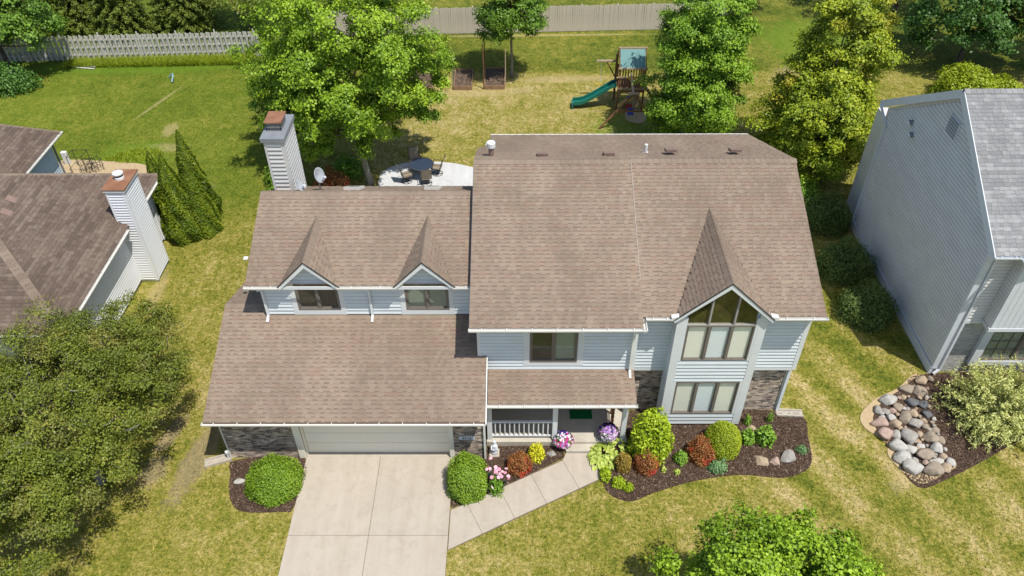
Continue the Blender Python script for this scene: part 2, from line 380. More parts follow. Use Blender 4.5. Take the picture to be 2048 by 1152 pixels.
M_TARP = simple('teal_tarp', (.115, .25, .245), (.145, .29, .285), .6, .3, 3, .3, 4)
M_YEL = simple('yellow_plastic', (.75, .48, .03), None, .4, .5); M_BLUE = simple('blue_plastic', (.02, .07, .45), None, .4, .5); M_RED = simple('red_plastic', (.35, .02, .03), None, .4, .5)
M_SAND = simple('sand', (.47, .36, .22), (.40, .30, .18), .95, .1, 8, .4, 60)
M_SOIL = simple('garden_soil', (.055, .038, .028), (.17, .12, .085), .95, .1, 6, 1., 14)
M_SLING = simple('tan_sling', (.285, .235, .175), (.24, .195, .145), .8, .2, 20); M_BRONZE = simple('bronze_frame', (.045, .036, .03), (.07, .055, .045), .5, .4, 10)
M_MAT = simple('green_mat', (.008, .115, .035), (.012, .145, .045), .95, .1, 60); M_STONE = simple('pale_stone', (.47, .42, .35), (.36, .32, .27), .9, .2, 9, .5, 25)
M_STATUE = simple('white_statue', (.66, .69, .74), (.55, .58, .63), .7, .3, 9); M_HOSE = simple('green_hose', (.02, .10, .07), None, .4, .4); M_HOSEB = simple('blue_hose', (.22, .36, .38), None, .4, .4)
M_PVC = simple('pvc', (.72, .72, .72), (.62, .62, .62), .5, .4); M_RUSTV = simple('brown_vent', (.215, .145, .118), (.25, .175, .145), .6, .3)
M_FLASH = simple('flashing_paint', (.19, .205, .225), (.235, .25, .27), .5, .4, 3); M_DISH = simple('grey_dish', (.36, .38, .40), (.30, .32, .34), .35, .5, 5)
# ---------------------------------------------------------------- geometry helpers in the plane
def smooth_loop(P, n=5):
    P = [Vector((p[0], p[1], 0)) for p in P]; N = len(P); out = []
    for i in range(N):
        a, b, c, d = P[i-1], P[i], P[(i+1) % N], P[(i+2) % N]
        for k in range(n):
            t = k/n
            out.append(((2*b)+(c-a)*t+(2*a-5*b+4*c-d)*t*t+(3*b-a-3*c+d)*t**3)*.5)
    return [(p.x, p.y) for p in out]
def inside(P, x, y):
    P = np.array(P); r = np.zeros(np.shape(x), bool); n = len(P); j = n-1
    for i in range(n):
        xi, yi, xj, yj = P[i][0], P[i][1], P[j][0], P[j][1]
        c = ((yi > y) != (yj > y)); r ^= c & (x < (xj-xi)*(y-yi)/(yj-yi+1e-12)+xi); j = i
    return r
def slab(P, z0, z1): m_ = MB(); m_.prism([(x, y, z0) for x, y in P], (0, 0, z1-z0)); return m_
NOGRASS = []
# ---------------------------------------------------------------- ground, drive, walk, beds
g_ = MB(); g_.poly([(-400, -300, 0), (400, -300, 0), (400, 500, 0), (-400, 500, 0)])
tag(g_.build('lawn', M_LAWN), kind='structure')
dr = slab([(-7.26, -40), (-2.16, -40), (-2.16, 16.62), (-7.26, 16.62)], .002, .012).build('driveway', M_JOINT); tag(dr, kind='structure')
NOGRASS.append([(-7.26, -40), (-2.16, -40), (-2.16, 16.62), (-7.26, 16.62)])
yj = G(573, 1072)[1]; ys = [16.60, yj, yj-3.05, yj-6.1, yj-9.15, yj-12.2, -6.]
for i in range(len(ys)-1):
    for (a, b) in ((-7.25, -4.696), (-4.684, -2.17)):
        m_ = MB(); m_.box(a, b, ys[i+1]+.006, ys[i]-.006, .004, .04); m_.build('slab', M_DRIVE, dr, bevel=.006)
WL = [((-2.14, 13.04), (-2.14, 14.47)), ((-1.08, 13.61), (-1.62, 14.71)), ((-.06, 14.16), (-.56, 15.28)), ((.99, 14.71), (.5, 15.84)), ((2.09, 15.29), (1.59, 16.42))]
wk_out = [(-2.15, 13.02), (2.82, 15.64), (2.76, 16.72), (1.72, 16.72), (1.62, 16.5), (-2.15, 14.49)]
wk = slab(wk_out, .002, .010).build('walkway', M_JOINT); tag(wk, kind='structure'); NOGRASS.append(wk_out)
WL.append(((2.82, 15.67), (2.76, 16.72)))
for i in range(5):
    (a0, a1), (b0, b1) = WL[i], WL[i+1]
    P = [a0, b0, b1]+([(1.72, 16.72)] if i == 4 else [])+[a1]
    c = (sum(p[0] for p in P)/len(P), sum(p[1] for p in P)/len(P))
    P = [(c[0]+(x-c[0])*.994, c[1]+(y-c[1])*.994) for x, y in P]
    slab(P, .004, .04).build('slab', M_DRIVE, wk, bevel=.006)
BEDS = {}
def bed(name, label, P, n=5):
    Q = smooth_loop(P, n) if n > 1 else P
    o = slab(Q, .001, .028).build(name, M_MULCH); tag(o, kind='structure'); NOGRASS.append(Q); BEDS[label] = Q
    xs = [p[0] for p in Q]; ysq = [p[1] for p in Q]
    A = (max(xs)-min(xs))*(max(ysq)-min(ysq)); n_ = int(A*430)
    x = NR.uniform(min(xs), max(xs), n_); y = NR.uniform(min(ysq), max(ysq), n_); k = inside(Q, x, y); x, y = x[k], y[k]; n_ = len(x)
    th = NR.uniform(0, 6.28, n_); L = NR.uniform(.015, .05, n_); W = NR.uniform(.006, .014, n_); tl = NR.normal(0, .3, n_)
    dx = np.stack([np.cos(th)*np.cos(tl), np.sin(th)*np.cos(tl), np.sin(tl)], 1)*L[:, None]; dy = np.stack([-np.sin(th), np.cos(th), NR.normal(0, .4, n_)], 1)*W[:, None]
    c = np.stack([x, y, .036+NR.uniform(0, .02, n_)], 1)
    V = np.stack([c-dx-dy, c+dx-dy, c+dx+dy, c-dx+dy], 1).reshape(-1, 3); F = np.arange(4*n_).reshape(-1, 4)
    np_mesh('mulch_chips', V, F, M_CHIP, o, var=NR.uniform(0, 1, n_)**1.3, kind='stuff')
    return o
bed('mulch_bed', 'R', [(2.93, 15.9), (3.03, 15.15), (3.74, 14.8), (4.6, 15.15), (6.01, 15.6), (7.57, 15.84), (8.89, 15.72), (9.62, 15.9), (10.12, 16.35), (10.32, 17.53), (10.38, 18.3), (9.5, 18.62), (4.2, 18.62), (3.85, 17.2), (2.78, 17.1), (2.8, 16.4)], 5)
bed('mulch_bed', 'C', [(-2.14, 14.55), (-1.55, 14.80), (.0, 15.62), (1.66, 16.56), (1.70, 17.04), (-1.02, 17.04), (-1.06, 16.56), (-2.14, 16.56)], 1)
bed('mulch_bed', 'L', [(-7.29, 16.5), (-7.29, 14.6), (-7.7, 14.42), (-9.02, 14.45), (-9.53, 15.1), (-9.70, 15.85), (-9.66, 16.45)], 4)
bed('mulch_bed', 'N', [(15.75, 20.42), (14.6, 19.75), (13.75, 19.05), (12.95, 18.1), (13.0, 16.8), (13.38, 15.35), (14.61, 15.73), (15.89, 16.34), (17.87, 17.34), (22, 19.0), (22, 20.42)], 4)
PAT = smooth_loop([(-6.75, 32.0), (-6.95, 33.3), (-6.93, 34.22), (-6.65, 34.72), (-6.05, 35.16), (-5.29, 35.4), (-3.97, 35.36), (-3.05, 35.17), (-2.12, 34.81), (0, 34.1), (1.5, 33.0), (1.5, 30), (-6.5, 30)], 4)
pt = slab(PAT, .002, .06).build('patio', M_PATIO); tag(pt, kind='structure'); NOGRASS.append(PAT)
# ---------------------------------------------------------------- builders shared by the houses
def add_poly_roof(coll, roof, O, sv, tv, poly, mi=0, e=.145, plain=False, soft=False):
    """lay laminated shingles course by course on a sloping polygon given in (s along eave, t up slope)"""
    O, sv, tv = Vector(O), Vector(sv).normalized(), Vector(tv).normalized(); n = sv.cross(tv)
    tmax = max(p[1] for p in poly); k = 0; t0 = 0
    while t0 < tmax-.01:
        t1 = min(t0+e, tmax); tm = (t0+t1)/2; xs = []
        for i in range(len(poly)):
            (s0, a), (s1, b) = poly[i], poly[(i+1) % len(poly)]
            if (a > tm) != (b > tm): xs.append(s0+(s1-s0)*(tm-a)/(b-a))
        xs.sort()
        off = rnd.uniform(0, .96)
        for q in range(0, len(xs)-1, 2):
            A, B = xs[q], xs[q+1]
            if B-A < .03: continue
            cuts = [A]; x = A-off+.96
            while x < B-.06:
                if x > A+.06: cuts.append(x)
                x += .96
            cuts.append(B)
            for a, b in zip(cuts, cuts[1:]):
                m_ = MB()
                P = lambda s, t, h: O+sv*s+tv*t+n*h
                base = rnd.random(); m_.cv = base; lo, hi = .013, .004
                m_.add([P(a+.002, t0, lo), P(b-.002, t0, lo), P(b-.002, t1+.03, hi), P(a+.002, t1+.03, hi), P(a+.002, t0, 0), P(b-.002, t0, 0)], [(0, 1, 2, 3), (4, 5, 1, 0)])
                s = a
                gap = rnd.random() < .4
                while s < b-.02:
                    wd = min(rnd.uniform(.11, .19) if gap else rnd.uniform(.08, .24), b-s)
                    if b-s-wd < .03: wd = b-s
                    if gap:
                        m_.cd = rnd.uniform(.0, .25) if soft else rnd.uniform(.7, 1.) if not plain else rnd.uniform(.2, .6); hh = lo+.001
                        tt0, tt1 = t0+e*.02, t0+e*(.33+rnd.uniform(-.04, .05))
                        m_.add([P(s, tt0, hh), P(s+wd, tt0, hh), P(s+wd, tt1, hh-.0015), P(s, tt1, hh-.0015)], [(0, 1, 2, 3)]); m_.cd = 0.
                    else:
                        m_.cv = min(1, max(0, base+rnd.uniform(-.45, .45))); h1 = lo+.007
                        te = t1+.012; ea = s+.008
                        m_.add([P(s, t0-.004, h1), P(s+wd, t0-.004, h1), P(s+wd, te, hi+.006), P(s, te, hi+.006), P(s, t0-.004, 0), P(s+wd, t0-.004, 0), P(s, te, hi), P(s+wd, te, hi)],
                               [(0, 1, 2, 3), (4, 5, 1, 0), (6, 4, 0, 3), (5, 7, 2, 1)])
                    s += wd; gap = not gap
                c = P((a+b)/2, tm, 0); d = c-Vector(CAM)
                score = -(d.normalized().dot(n))*(b-a)/d.length_squared
                coll.append((score, m_, roof, mi))
        t0 += e; k += 1
def finish_shingles(root, coll, mats, limit=300):
    coll.sort(key=lambda c: -c[0])
    for sc, m_, roof, mi in coll[:limit]: m_.build('shingle', mats[mi], roof, attrs=True)
    if len(coll) > limit:
        J = MB()
        for sc, m_, roof, mi in coll[limit:]:
            b = len(J.v); J.v += m_.v; J.f += [[b+i for i in f] for f in m_.f]; J.var += m_.var; J.dk += m_.dk; J.mi += [mi]*len(m_.f)
        J.build('shingles', mats, root, attrs=True, kind='stuff')
def deck(root, name, polys, mat, th=.07):
    m_ = MB()
    for P in polys: m_.prism([Vector(p)-Vector((0, 0, th)) for p in P], (0, 0, th-.002))
    return m_.build(name, mat, root)
def ridge(roof, p, q, mat, w=.15, drop=.06, step=.2):
    p, q = Vector(p), Vector(q); d = q-p; L = d.length; d.normalize(); sd = d.cross(Vector((0, 0, 1))).normalized(); m_ = MB(); n = int(L/step)
    for i in range(n):
        a = p+d*(L*i/n); b = p+d*(L*(i+1.15)/n); m_.cv = rnd.random(); u0 = Vector((0, 0, .035)); u1 = Vector((0, 0, .024)); dz = Vector((0, 0, -drop))
        m_.add([a-sd*w+dz+u0, a+u0, a+sd*w+dz+u0, b+sd*w+dz+u1, b+u1, b-sd*w+dz+u1], [(0, 1, 4, 5), (1, 2, 3, 4)])
    return m_.build('ridge_cap', mat, roof, attrs=True)
def boards(wall, O, sv, nv, z0, z1, span, mat, exp=.155, openings=(), name='siding_board', depth=.10, lip=.034, edge=.02):
    """horizontal lap boards, one object each. span: (s0,s1) or function zmid->(s0,s1)"""
    O, sv, nv = Vector(O), Vector(sv).normalized(), Vector(nv).normalized(); n = max(1, round((z1-z0)/exp)); h = (z1-z0)/n
    for i in range(n):
        a, b = z0+i*h, z0+(i+1)*h; zm = (a+b)/2; sp = span(zm) if callable(span) else span
        if not sp or sp[1]-sp[0] < .04: continue
        segs = [sp]
        for (o0, o1, q0, q1) in openings:
            if zm > q0-.02 and zm < q1+.02:
                ns = []
                for (x, y) in segs:
                    if o1 <= x or o0 >= y: ns.append((x, y)); continue
                    if o0-x > .03: ns.append((x, o0))
                    if y-o1 > .03: ns.append((o1, y))
                segs = ns
        for x, y in segs:
            m_ = MB(); B = O+sv*x; up = Vector((0, 0, 1)); t = rnd.uniform(-.002, .002)
            m_.prism([B+up*a-nv*depth, B+up*a+nv*(lip+t), B+up*(a+edge)+nv*(lip+t), B+up*(b+.002)+nv*.004, B+up*(b+.002)-nv*depth], sv*(y-x))
            m_.mi[3] = 1 if mat.name in LAP_SHADE else 0; m_.build(name, [mat, LAP_SHADE[mat.name]] if mat.name in LAP_SHADE else mat, wall)  # front of the lip gets the darker colour that paints the lap shadow
def bricks(wall, O, sv, nv, z0, z1, s0, s1, mat, openings=(), L=.185, H=.054, j=.010):
    O, sv, nv = Vector(O), Vector(sv).normalized(), Vector(nv).normalized(); m_ = MB(); n = int((z1-z0)/(H+j)); up = Vector((0, 0, 1))
    for i in range(n):
        a = z0+i*(z1-z0)/n; b = a+(z1-z0)/n-j; s = s0-(0 if i % 2 else L/2)
        while s < s1:
            x, y = max(s, s0), min(s+L-j, s1); s += L
            if y-x < .03: continue
            if any(y > o[0] and x < o[1] and b > o[2] and a < o[3] for o in openings): continue
            m_.cv = min(1, max(0, rnd.random()*.9+.05*math.sin(i*.9)+rnd.choice((0, 0, 0, .15, -.2)))); d = .012+rnd.uniform(-.004, .005)
            c = O+sv*((x+y)/2)+up*((a+b)/2)+nv*(d/2-.02); m_.obox(c, sv*((y-x)/2), nv*(d/2+.02), up*((b-a)/2))
    return m_.build('bricks', mat, wall, kind='stuff', attrs=True)
def window(root, O, sv, nv, s0, s1, z0, z1, panes, behind, trim=None, fw=.055, name='window', mull=.05, sash=.04):
    O, sv, nv = Vector(O), Vector(sv).normalized(), Vector(nv).normalized(); up = Vector((0, 0, 1))
    def bx(m_, a, b, c, d, d0, d1): m_.obox(O+sv*((a+b)/2)+up*((c+d)/2)+nv*((d0+d1)/2), sv*((b-a)/2), nv*((d1-d0)/2), up*((d-c)/2))
    f = MB(); bx(f, s0, s0+fw, z0, z1, -.09, .035); bx(f, s1-fw, s1, z0, z1, -.09, .035); bx(f, s0+fw, s1-fw, z0, z0+fw, -.09, .035); bx(f, s0+fw, s1-fw, z1-fw, z1, -.09, .035)
    wd = (s1-s0-2*fw-(panes-1)*mull)/panes; sp = []
    for i in range(panes):
        a = s0+fw+i*(wd+mull); sp.append((a, a+wd))
        if i: bx(f, a-mull, a, z0+fw, z1-fw, -.09, .028)
    fo = f.build(name, M_FRAME, root)
    for i, (a, b) in enumerate(sp):
        q = MB(); sw = sash
        bx(q, a, a+sw, z0+fw, z1-fw, -.06, .005); bx(q, b-sw, b, z0+fw, z1-fw, -.06, .005); bx(q, a+sw, b-sw, z0+fw, z0+fw+sw, -.06, .005); bx(q, a+sw, b-sw, z1-fw-sw, z1-fw, -.06, .005)
        q.build('sash', M_FRAME, fo)
        p = MB(); bx(p, a+sw-.005, b-sw+.005, z0+fw+sw-.005, z1-fw-sw+.005, -.022, -.017); p.build('pane', M_GLASS, fo)
        bm_ = behind[i] if isinstance(behind, (list, tuple)) else behind
        p = MB(); bx(p, a, b, z0+fw, z1-fw, -.062, -.055); p.build('blind', bm_, fo)
    return fo
def gutter(root, p, q, out, mat=M_WHITE, w=.12, h=.10, straps=True, name='gutter'):
    p, q, out = Vector(p), Vector(q), Vector(out).normalized(); up = Vector((0, 0, 1)); m_ = MB(); d = q-p
    prof = [(0, 0), (w*.75, 0), (w, h*.55), (w, h), (w-.018, h), (w-.018, h*.55), (w*.72, .008), (.004, .008), (.004, h*.85), (0, h*.85)]
    m_.prism([p+out*a+up*(b-h) for a, b in prof], d); L = d.length; dd = d.normalized()
    for e_ in (p, q): m_.prism([e_+out*a+up*(b-h)-dd*.006 for a, b in ((0, 0), (w*.75, 0), (w, h*.55), (w, h), (0, h))], dd*.012)
    if straps:
        n = max(2, int(L/.75))
        for i in range(n): c = p+d*((i+.5)/n); m_.obox(c+out*(w/2)-up*.006, dd*.012, out*(w/2), up*.004)
    return m_.build(name, mat, root)
def downspout(root, pts, mat=M_TRIM, w=.075, name='downspout'):
    m_ = MB()
    for a, b in zip(pts, pts[1:]): m_.bar(a, b, w, w*.8, (0, 1, 0.01))
    return m_.build(name, mat, root)
def U(p): c = 1/math.hypot(1, p); return c, p*c
# ================================================================ MAIN HOUSE
HS = thing('house', 'large grey-sided two-storey house with brown shingle roof, brick garage front and concrete driveway', 'house', (0, 16.5, 0))
SH = []
# --- garage volume
gp = .367; c, s_ = U(gp); gy0, gz0, gyr = 15.92, 2.705, 19.88; gzr = gz0+gp*(gyr-gy0); gx0, gx1 = -9.97, -.97
gz = lambda y: gz0+gp*(y-gy0) if y <= gyr else gzr-gp*(y-gyr)
def T(y): return (y-gy0)/c
gr = deck(HS, 'garage_roof', [[(gx0, gy0, gz0), (gx1, gy0, gz0), (gx1, 18.1, gz(18.1)), (-1.25, 18.1, gz(18.1)), (-1.25, gyr, gzr), (gx0, gyr, gzr)], [(gx0, gyr, gzr), (-1.25, gyr, gzr), (-1.25, 23.8, gz(23.8)), (gx0, 23.8, gz(23.8))]], M_CAP)
add_poly_roof(SH, gr, (gx0, gy0, gz0), (1, 0, 0), (0, c, s_), [(0, 0), (9.0, 0), (9.0, T(18.1)), (8.72, T(18.1)), (8.72, T(19.52)), (1.49, T(19.52)), (1.49, T(gyr)), (0, T(gyr))])
add_poly_roof(SH, gr, (-8.48, 23.8, gz(23.8)), (-1, 0, 0), (0, -c, s_), [(0, 0), (1.49, 0), (1.49, (23.8-gyr)/c), (0, (23.8-gyr)/c)])
ridge(gr, (gx0, gyr, gzr), (-8.5, gyr, gzr), M_CAP)
gutter(HS, (gx0-.02, gy0+.01, gz0+.0), (gx1+.0, gy0+.01, gz0+.0), (0, -1, 0))
m_ = MB(); m_.bar((gx1+.012, gy0-.06, gz0-.055), (gx1+.012, 18.08, gz(18.08)-.03), .03, .13); m_.bar((gx1+.012, gy0-.1, gz0+.022), (gx1+.012, 18.08, gz(18.08)+.022), .035, .012); m_.split('rake_trim', M_WHITE, HS)
m_ = MB(); m_.bar((gx0-.004, gy0, gz0-.11), (gx0-.004, gyr, gzr-.11), .02, .12); m_.bar((gx0-.004, gyr, gzr-.11), (gx0-.004, 23.8, gz(23.8)-.11), .02, .12); m_.split('rake_trim', M_TRIM, HS)
w_ = MB(); w_.prism([(-9.80, 16.62, 0), (-9.80, 23.6, 0), (-9.80, 23.6, 2.6), (-9.80, gyr, gzr-.12), (-9.80, 16.62, 2.58)], (.12, 0, 0)); w_.box(-9.68, -7.22, 16.58, 16.7, 0, 2.62); w_.box(-2.26, -1.12, 16.58, 16.7, 0, 2.62); w_.box(-7.22, -2.26, 16.9, 16.95, 0, 2.62); w_.box(-1.2, -1.12, 16.7, 19.6, 0, 2.7)
gw = w_.build('garage_wall', M_MORTAR, HS)
bricks(gw, (0, 16.575, 0), (1, 0, 0), (0, -1, 0), -.15, 2.56, -9.82, -7.46, M_BRICK)
bricks(gw, (0, 16.575, 0), (1, 0, 0), (0, -1, 0), -.1, 2.56, -2.12, -1.10, M_BRICK)
m_ = MB(); m_.box(-9.86, -9.825, 16.5, 16.6, -.1, 2.55); m_.box(-1.095, -1.03, 16.48, 16.6, 0, 2.62); m_.split('corner_trim', M_WHITE, HS)
m_ = MB(); m_.box(-7.46, -7.24, 16.51, 16.60, .05, 2.56); m_.box(-2.26, -2.11, 16.51, 16.60, .05, 2.56); m_.box(-7.24, -2.26, 16.51, 16.60, 2.2, 2.56); m_.box(-7.40, -7.2, 16.6, 16.88, .05, 2.3); m_.box(-2.30, -2.16, 16.6, 16.88, .05, 2.3); m_.split('door_trim', M_DOOR, HS)
gd = MB().box(-7.2, -2.3, 16.80, 16.82, .03, 2.2).build('garage_door', M_BLACK, HS)
for i in range(4):
    MB().box(-7.19, -2.31, 16.755, 16.80, .05+i*.535, .05+i*.535+.522).build('panel', M_DOOR, gd, bevel=.012)
MB().box(-7.2, -2.3, 16.56, 16.80, .012, .05).build('threshold', M_DRIVE, HS)
for (x, z) in ((-8.48, 2.08), (-1.70, 2.05)):
    m_ = MB(); m_.box(x-.06, x+.06, 16.5, 16.56, z, z+.25); m_.lathe((x, 16.40, z-.05), [(.06, 0), (.085, .03), (.085, .22), (.03, .30), (.01, .36)], 8); m_.bar((x, 16.53, z+.2), (x, 16.42, z+.3), .025, .025); lo = m_.build('wall_lantern', M_BLACK, HS)
    MB().lathe((x, 16.40, z-.02), [(.055, 0), (.055, .16)], 8).build('lamp_glass', M_BLIND, lo)
ap = MB().box(-1.93, -1.40, 16.535, 16.56, 1.03, 1.19).build('address_plate', M_STATUE, HS)
tc = bpy.data.curves.new('address_number', 'FONT'); tc.body = '9714'; tc.size = .15; tc.extrude = .003; tc.align_x = 'CENTER'
to = bpy.data.objects.new('address_number', tc); col.objects.link(to); tmsh = bpy.data.meshes.new_from_object(to); bpy.data.objects.remove(to); tmsh.materials.append(M_BLACK)
to = link_mesh('address_number', tmsh, ap); to.location = (-1.665, 16.530-16.5, 1.055); to.rotation_euler = (math.pi/2, 0, 0)
# --- upper wing with two gable dormers
up_ = .40; c, s_ = U(up_); uy0, uz0, uyr = 19.22, 5.57, 22.6; uzr = uz0+up_*(uyr-uy0); ux0, ux1 = -8.82, -1.28
dh, dzr, dyF = .95, 6.56, 19.20; dyB = uy0+(dzr-uz0)/up_; DC = (-6.75, -2.985); tb = (dyB-uy0)/c
ub = .60; uyb = 25.6; uzb = uzr-ub*(uyb-uyr)
ur = deck(HS, 'upper_roof', [[(ux0, uy0, uz0), (-7.70, uy0, uz0), (DC[0], dyB, dzr), (-5.80, uy0, uz0), (-3.935, uy0, uz0), (DC[1], dyB, dzr), (-2.035, uy0, uz0), (ux1, uy0, uz0), (ux1, uyr, uzr), (ux0, uyr, uzr)], [(ux0, uyr, uzr), (ux1, uyr, uzr), (ux1, uyb, uzb), (ux0, uyb, uzb)]], M_CAP)
P = [(0, 0)]
for d in DC: P += [(d-dh-ux0, 0), (d-ux0, tb), (d+dh-ux0, 0)]
P += [(ux1-ux0, 0), (ux1-ux0, (uyr-uy0)/c), (0, (uyr-uy0)/c)]
add_poly_roof(SH, ur, (ux0, uy0, uz0), (1, 0, 0), (0, c, s_), P)
cb, sb = U(ub); add_poly_roof(SH, ur, (ux1, uyb, uzb), (-1, 0, 0), (0, -cb, sb), [(0, 0), (ux1-ux0, 0), (ux1-ux0, (uyb-uyr)/cb), (0, (uyb-uyr)/cb)], soft=True)
ridge(ur, (ux0, uyr, uzr), (ux1-.1, uyr, uzr), M_CAP, .16, .08)
def gable_roof(cx, half, yF, yB, zE, zR, name, fascia=.17, cap=True, root=None, coll=None, cm=None, tm=None):
    HS_, SH_, M_CAP_, M_TR_ = root or HS, SH if coll is None else coll, cm or M_CAP, tm or M_TRIM
    r = zR-zE; L = math.hypot(half, r); cc, ss = half/L, r/L
    ro = deck(HS_, name, [[(cx-half, yF, zE), (cx, yF, zR), (cx, yB, zR)], [(cx, yF, zR), (cx+half, yF, zE), (cx, yB, zR)]], M_CAP_, .05)
    D = yB-yF
    add_poly_roof(SH_, ro, (cx-half, yB, zE), (0, -1, 0), (cc, 0, ss), [(D, 0), (D+.02, L), (0, L)])
    add_poly_roof(SH_, ro, (cx+half, yF, zE), (0, 1, 0), (-cc, 0, ss), [(0, 0), (-.02, L), (D, L)])
    if cap: ridge(ro, (cx, yF-.02, zR), (cx, yB, zR), M_CAP_, .15, .15*r/half)
    m_ = MB()
    for sg in (-1, 1):
        a = Vector((cx+sg*(half+.05), yF-.012, zE-.05)); b = Vector((cx, yF-.012, zR-.0)); dn = Vector((0, 0, -fascia))
        m_.prism([a, b, b+dn*1.25, a+dn*.75-Vector((sg*.02, 0, 0))], (0, .03, 0))
    m_.split('fascia', M_TR_, ro)
    m_ = MB()
    for sg in (-1, 1): m_.bar((cx+sg*(half+.06), yF-.02, zE-.045), (cx, yF-.02, zR+.012), .03, .022, (0, 1, 0))
    m_.build('drip_edge', M_BLACK, ro)
    return ro
for d in DC:
    gable_roof(d, dh, dyF, dyB, uz0, dzr, 'dormer_roof')
wy = 19.52
uw = MB().box(-8.42, -1.3, wy+.1, 19.75, 3.4, 5.62).build('upper_wall', M_SIDING, HS)
m_ = MB(); m_.prism([(-8.42, 19.76, 3.4), (-8.42, 25.4, 3.4), (-8.42, 25.4, uzb-.05), (-8.42, uyr, uzr-.1), (-8.42, 19.76, 5.6)], (.1, 0, 0)); m_.box(-8.4, -1.3, 25.3, 25.4, 0, uzb-.05); m_.build('upper_wall', M_SIDING, HS)
WIN = [(-7.34, -5.90), (-3.70, -2.24)]; z0 = gz(wy)+.02
ops = [(a-.16, b+.16, 3, 5.60) for a, b in WIN]
boards(uw, (0, wy, 0), (1, 0, 0), (0, -1, 0), z0+.02, 5.50, (-8.36, -1.34), M_SIDING, .155, ops)
for d in DC:
    boards(uw, (0, wy, 0), (1, 0, 0), (0, -1, 0), 5.42, 6.42, lambda z, d=d: (d-(6.5-z)*.9, d+(6.5-z)*.9) if z < 6.45 else None, M_SIDING, .155)
    m_ = MB(); m_.prism([(d-.98, wy+.1, 5.4), (d+.98, wy+.1, 5.4), (d, wy+.1, 6.48)], (0, .1, 0)); m_.build('gable_wall', M_SIDING, uw)
m_ = MB(); m_.box(-8.47, -8.36, wy-.03, wy+.1, z0, 5.52)
for a, b in WIN:
    m_.box(a-.17, a, wy-.035, wy+.05, z0, 5.56); m_.box(b, b+.17, wy-.035, wy+.05, z0, 5.56); m_.box(a, b, wy-.032, wy+.05, z0, z0+.20)
m_.split('trim_board', M_TRIM, uw)
for i, (a, b) in enumerate(WIN): window(HS, (0, wy, 0), (1, 0, 0), (0, -1, 0), a, b, z0+.21, 5.42, 2, [M_ROOM, M_ROOM] if i == 0 else [M_CURT, M_CURT])
for a, b in ((ux0-.02, -7.68), (-5.82, -3.92), (-2.05, -1.48)): gutter(HS, (a, uy0+.0, uz0+.0), (b, uy0+.0, uz0+.0), (0, -1, 0))
m_ = MB(); m_.box(ux0, -1.4, uy0+.005, uy0+.03, uz0-.16, uz0-.04); m_.split('fascia', M_TRIM, HS)
downspout(HS, [(-8.40, 19.15, 5.45), (-8.40, 19.43, 5.2), (-8.40, 19.43, gz(19.4)+.1), (-8.40, 19.2, gz(19.2)+.06)])
downspout(HS, [(-4.86, 19.15, 5.45), (-4.86, 19.43, 5.2), (-4.86, 19.43, gz(19.4)+.1), (-4.86, 19.2, gz(19.2)+.06)])
# --- main two-storey block
mx0, mxs, mx1 = -1.46, 3.97, 9.72
a_y0, a_z0, a_yr, a_zr = 17.55, 5.27, 23.427, 7.652; ap_ = (a_zr-a_z0)/(a_yr-a_y0)
b_y0, b_z0, b_yr, b_zr = 17.90, 5.41, 23.53, 7.61; bp_ = (b_zr-b_z0)/(b_yr-b_y0)
k_y, k_z = 29.01, 5.38
bc, bh, bzE, bzR, byF = 6.50, 1.51, 5.42, 6.87, 17.80; byB = b_y0+(bzR-b_z0)/bp_
mr = deck(HS, 'main_roof', [[(mx0, a_y0, a_z0), (mxs, a_y0, a_z0), (mxs, a_yr, a_zr), (mx0, a_yr, a_zr)], [(mx0, a_yr, a_zr), (mxs, a_yr, a_zr), (mxs, k_y, k_z), (-1.05, k_y, k_z), (-1.05, 26.5, a_zr-(a_zr-k_z)*(26.5-a_yr)/(k_y-a_yr)), (mx0, 25.6, a_zr-(a_zr-k_z)*(25.6-a_yr)/(k_y-a_yr))],
     [(mxs+.01, b_y0, b_z0), (bc-bh, b_y0, b_z0), (bc, byB, bzR), (bc+bh, b_y0, b_z0), (mx1, b_y0, b_z0), (mx1, b_yr, b_zr), (mxs+.01, b_yr, b_zr)], [(mxs+.01, b_yr, b_zr), (mx1, b_yr, b_zr), (mx1, k_y, k_z), (mxs+.01, k_y, k_z)]], M_CAP)
c, s_ = U(ap_); add_poly_roof(SH, mr, (mx0, a_y0, a_z0), (1, 0, 0), (0, c, s_), [(0, 0), (mxs-mx0, 0), (mxs-mx0, (a_yr-a_y0)/c), (0, (a_yr-a_y0)/c)])
c, s_ = U(bp_); tb = (byB-b_y0)/c
add_poly_roof(SH, mr, (mxs, b_y0, b_z0), (1, 0, 0), (0, c, s_), [(0, 0), (bc-bh-mxs, 0), (bc-mxs, tb), (bc+bh-mxs, 0), (mx1-mxs, 0), (mx1-mxs, (b_yr-b_y0)/c), (0, (b_yr-b_y0)/c)])
q = (a_zr-k_z)/(k_y-a_yr); c, s_ = U(q); Tt = (k_y-a_yr)/c
add_poly_roof(SH, mr, (mxs, k_y, k_z), (-1, 0, 0), (0, -c, s_), [(0, 0), (mxs+1.05, 0), (mxs+1.05, Tt*.42), (mxs-mx0, Tt*.6), (mxs-mx0, Tt), (0, Tt)], soft=True)
q = (b_zr-k_z)/(k_y-b_yr); c, s_ = U(q); Tt = (k_y-b_yr)/c
add_poly_roof(SH, mr, (mx1, k_y, k_z), (-1, 0, 0), (0, -c, s_), [(0, 0), (mx1-mxs, 0), (mx1-mxs, Tt), (0, Tt)], soft=True)
ridge(mr, (mx0, a_yr, a_zr), (mxs, a_yr, a_zr), M_CAP, .17, .07); ridge(mr, (mxs, b_yr, b_zr), (mx1, b_yr, b_zr), M_CAP, .17, .07)
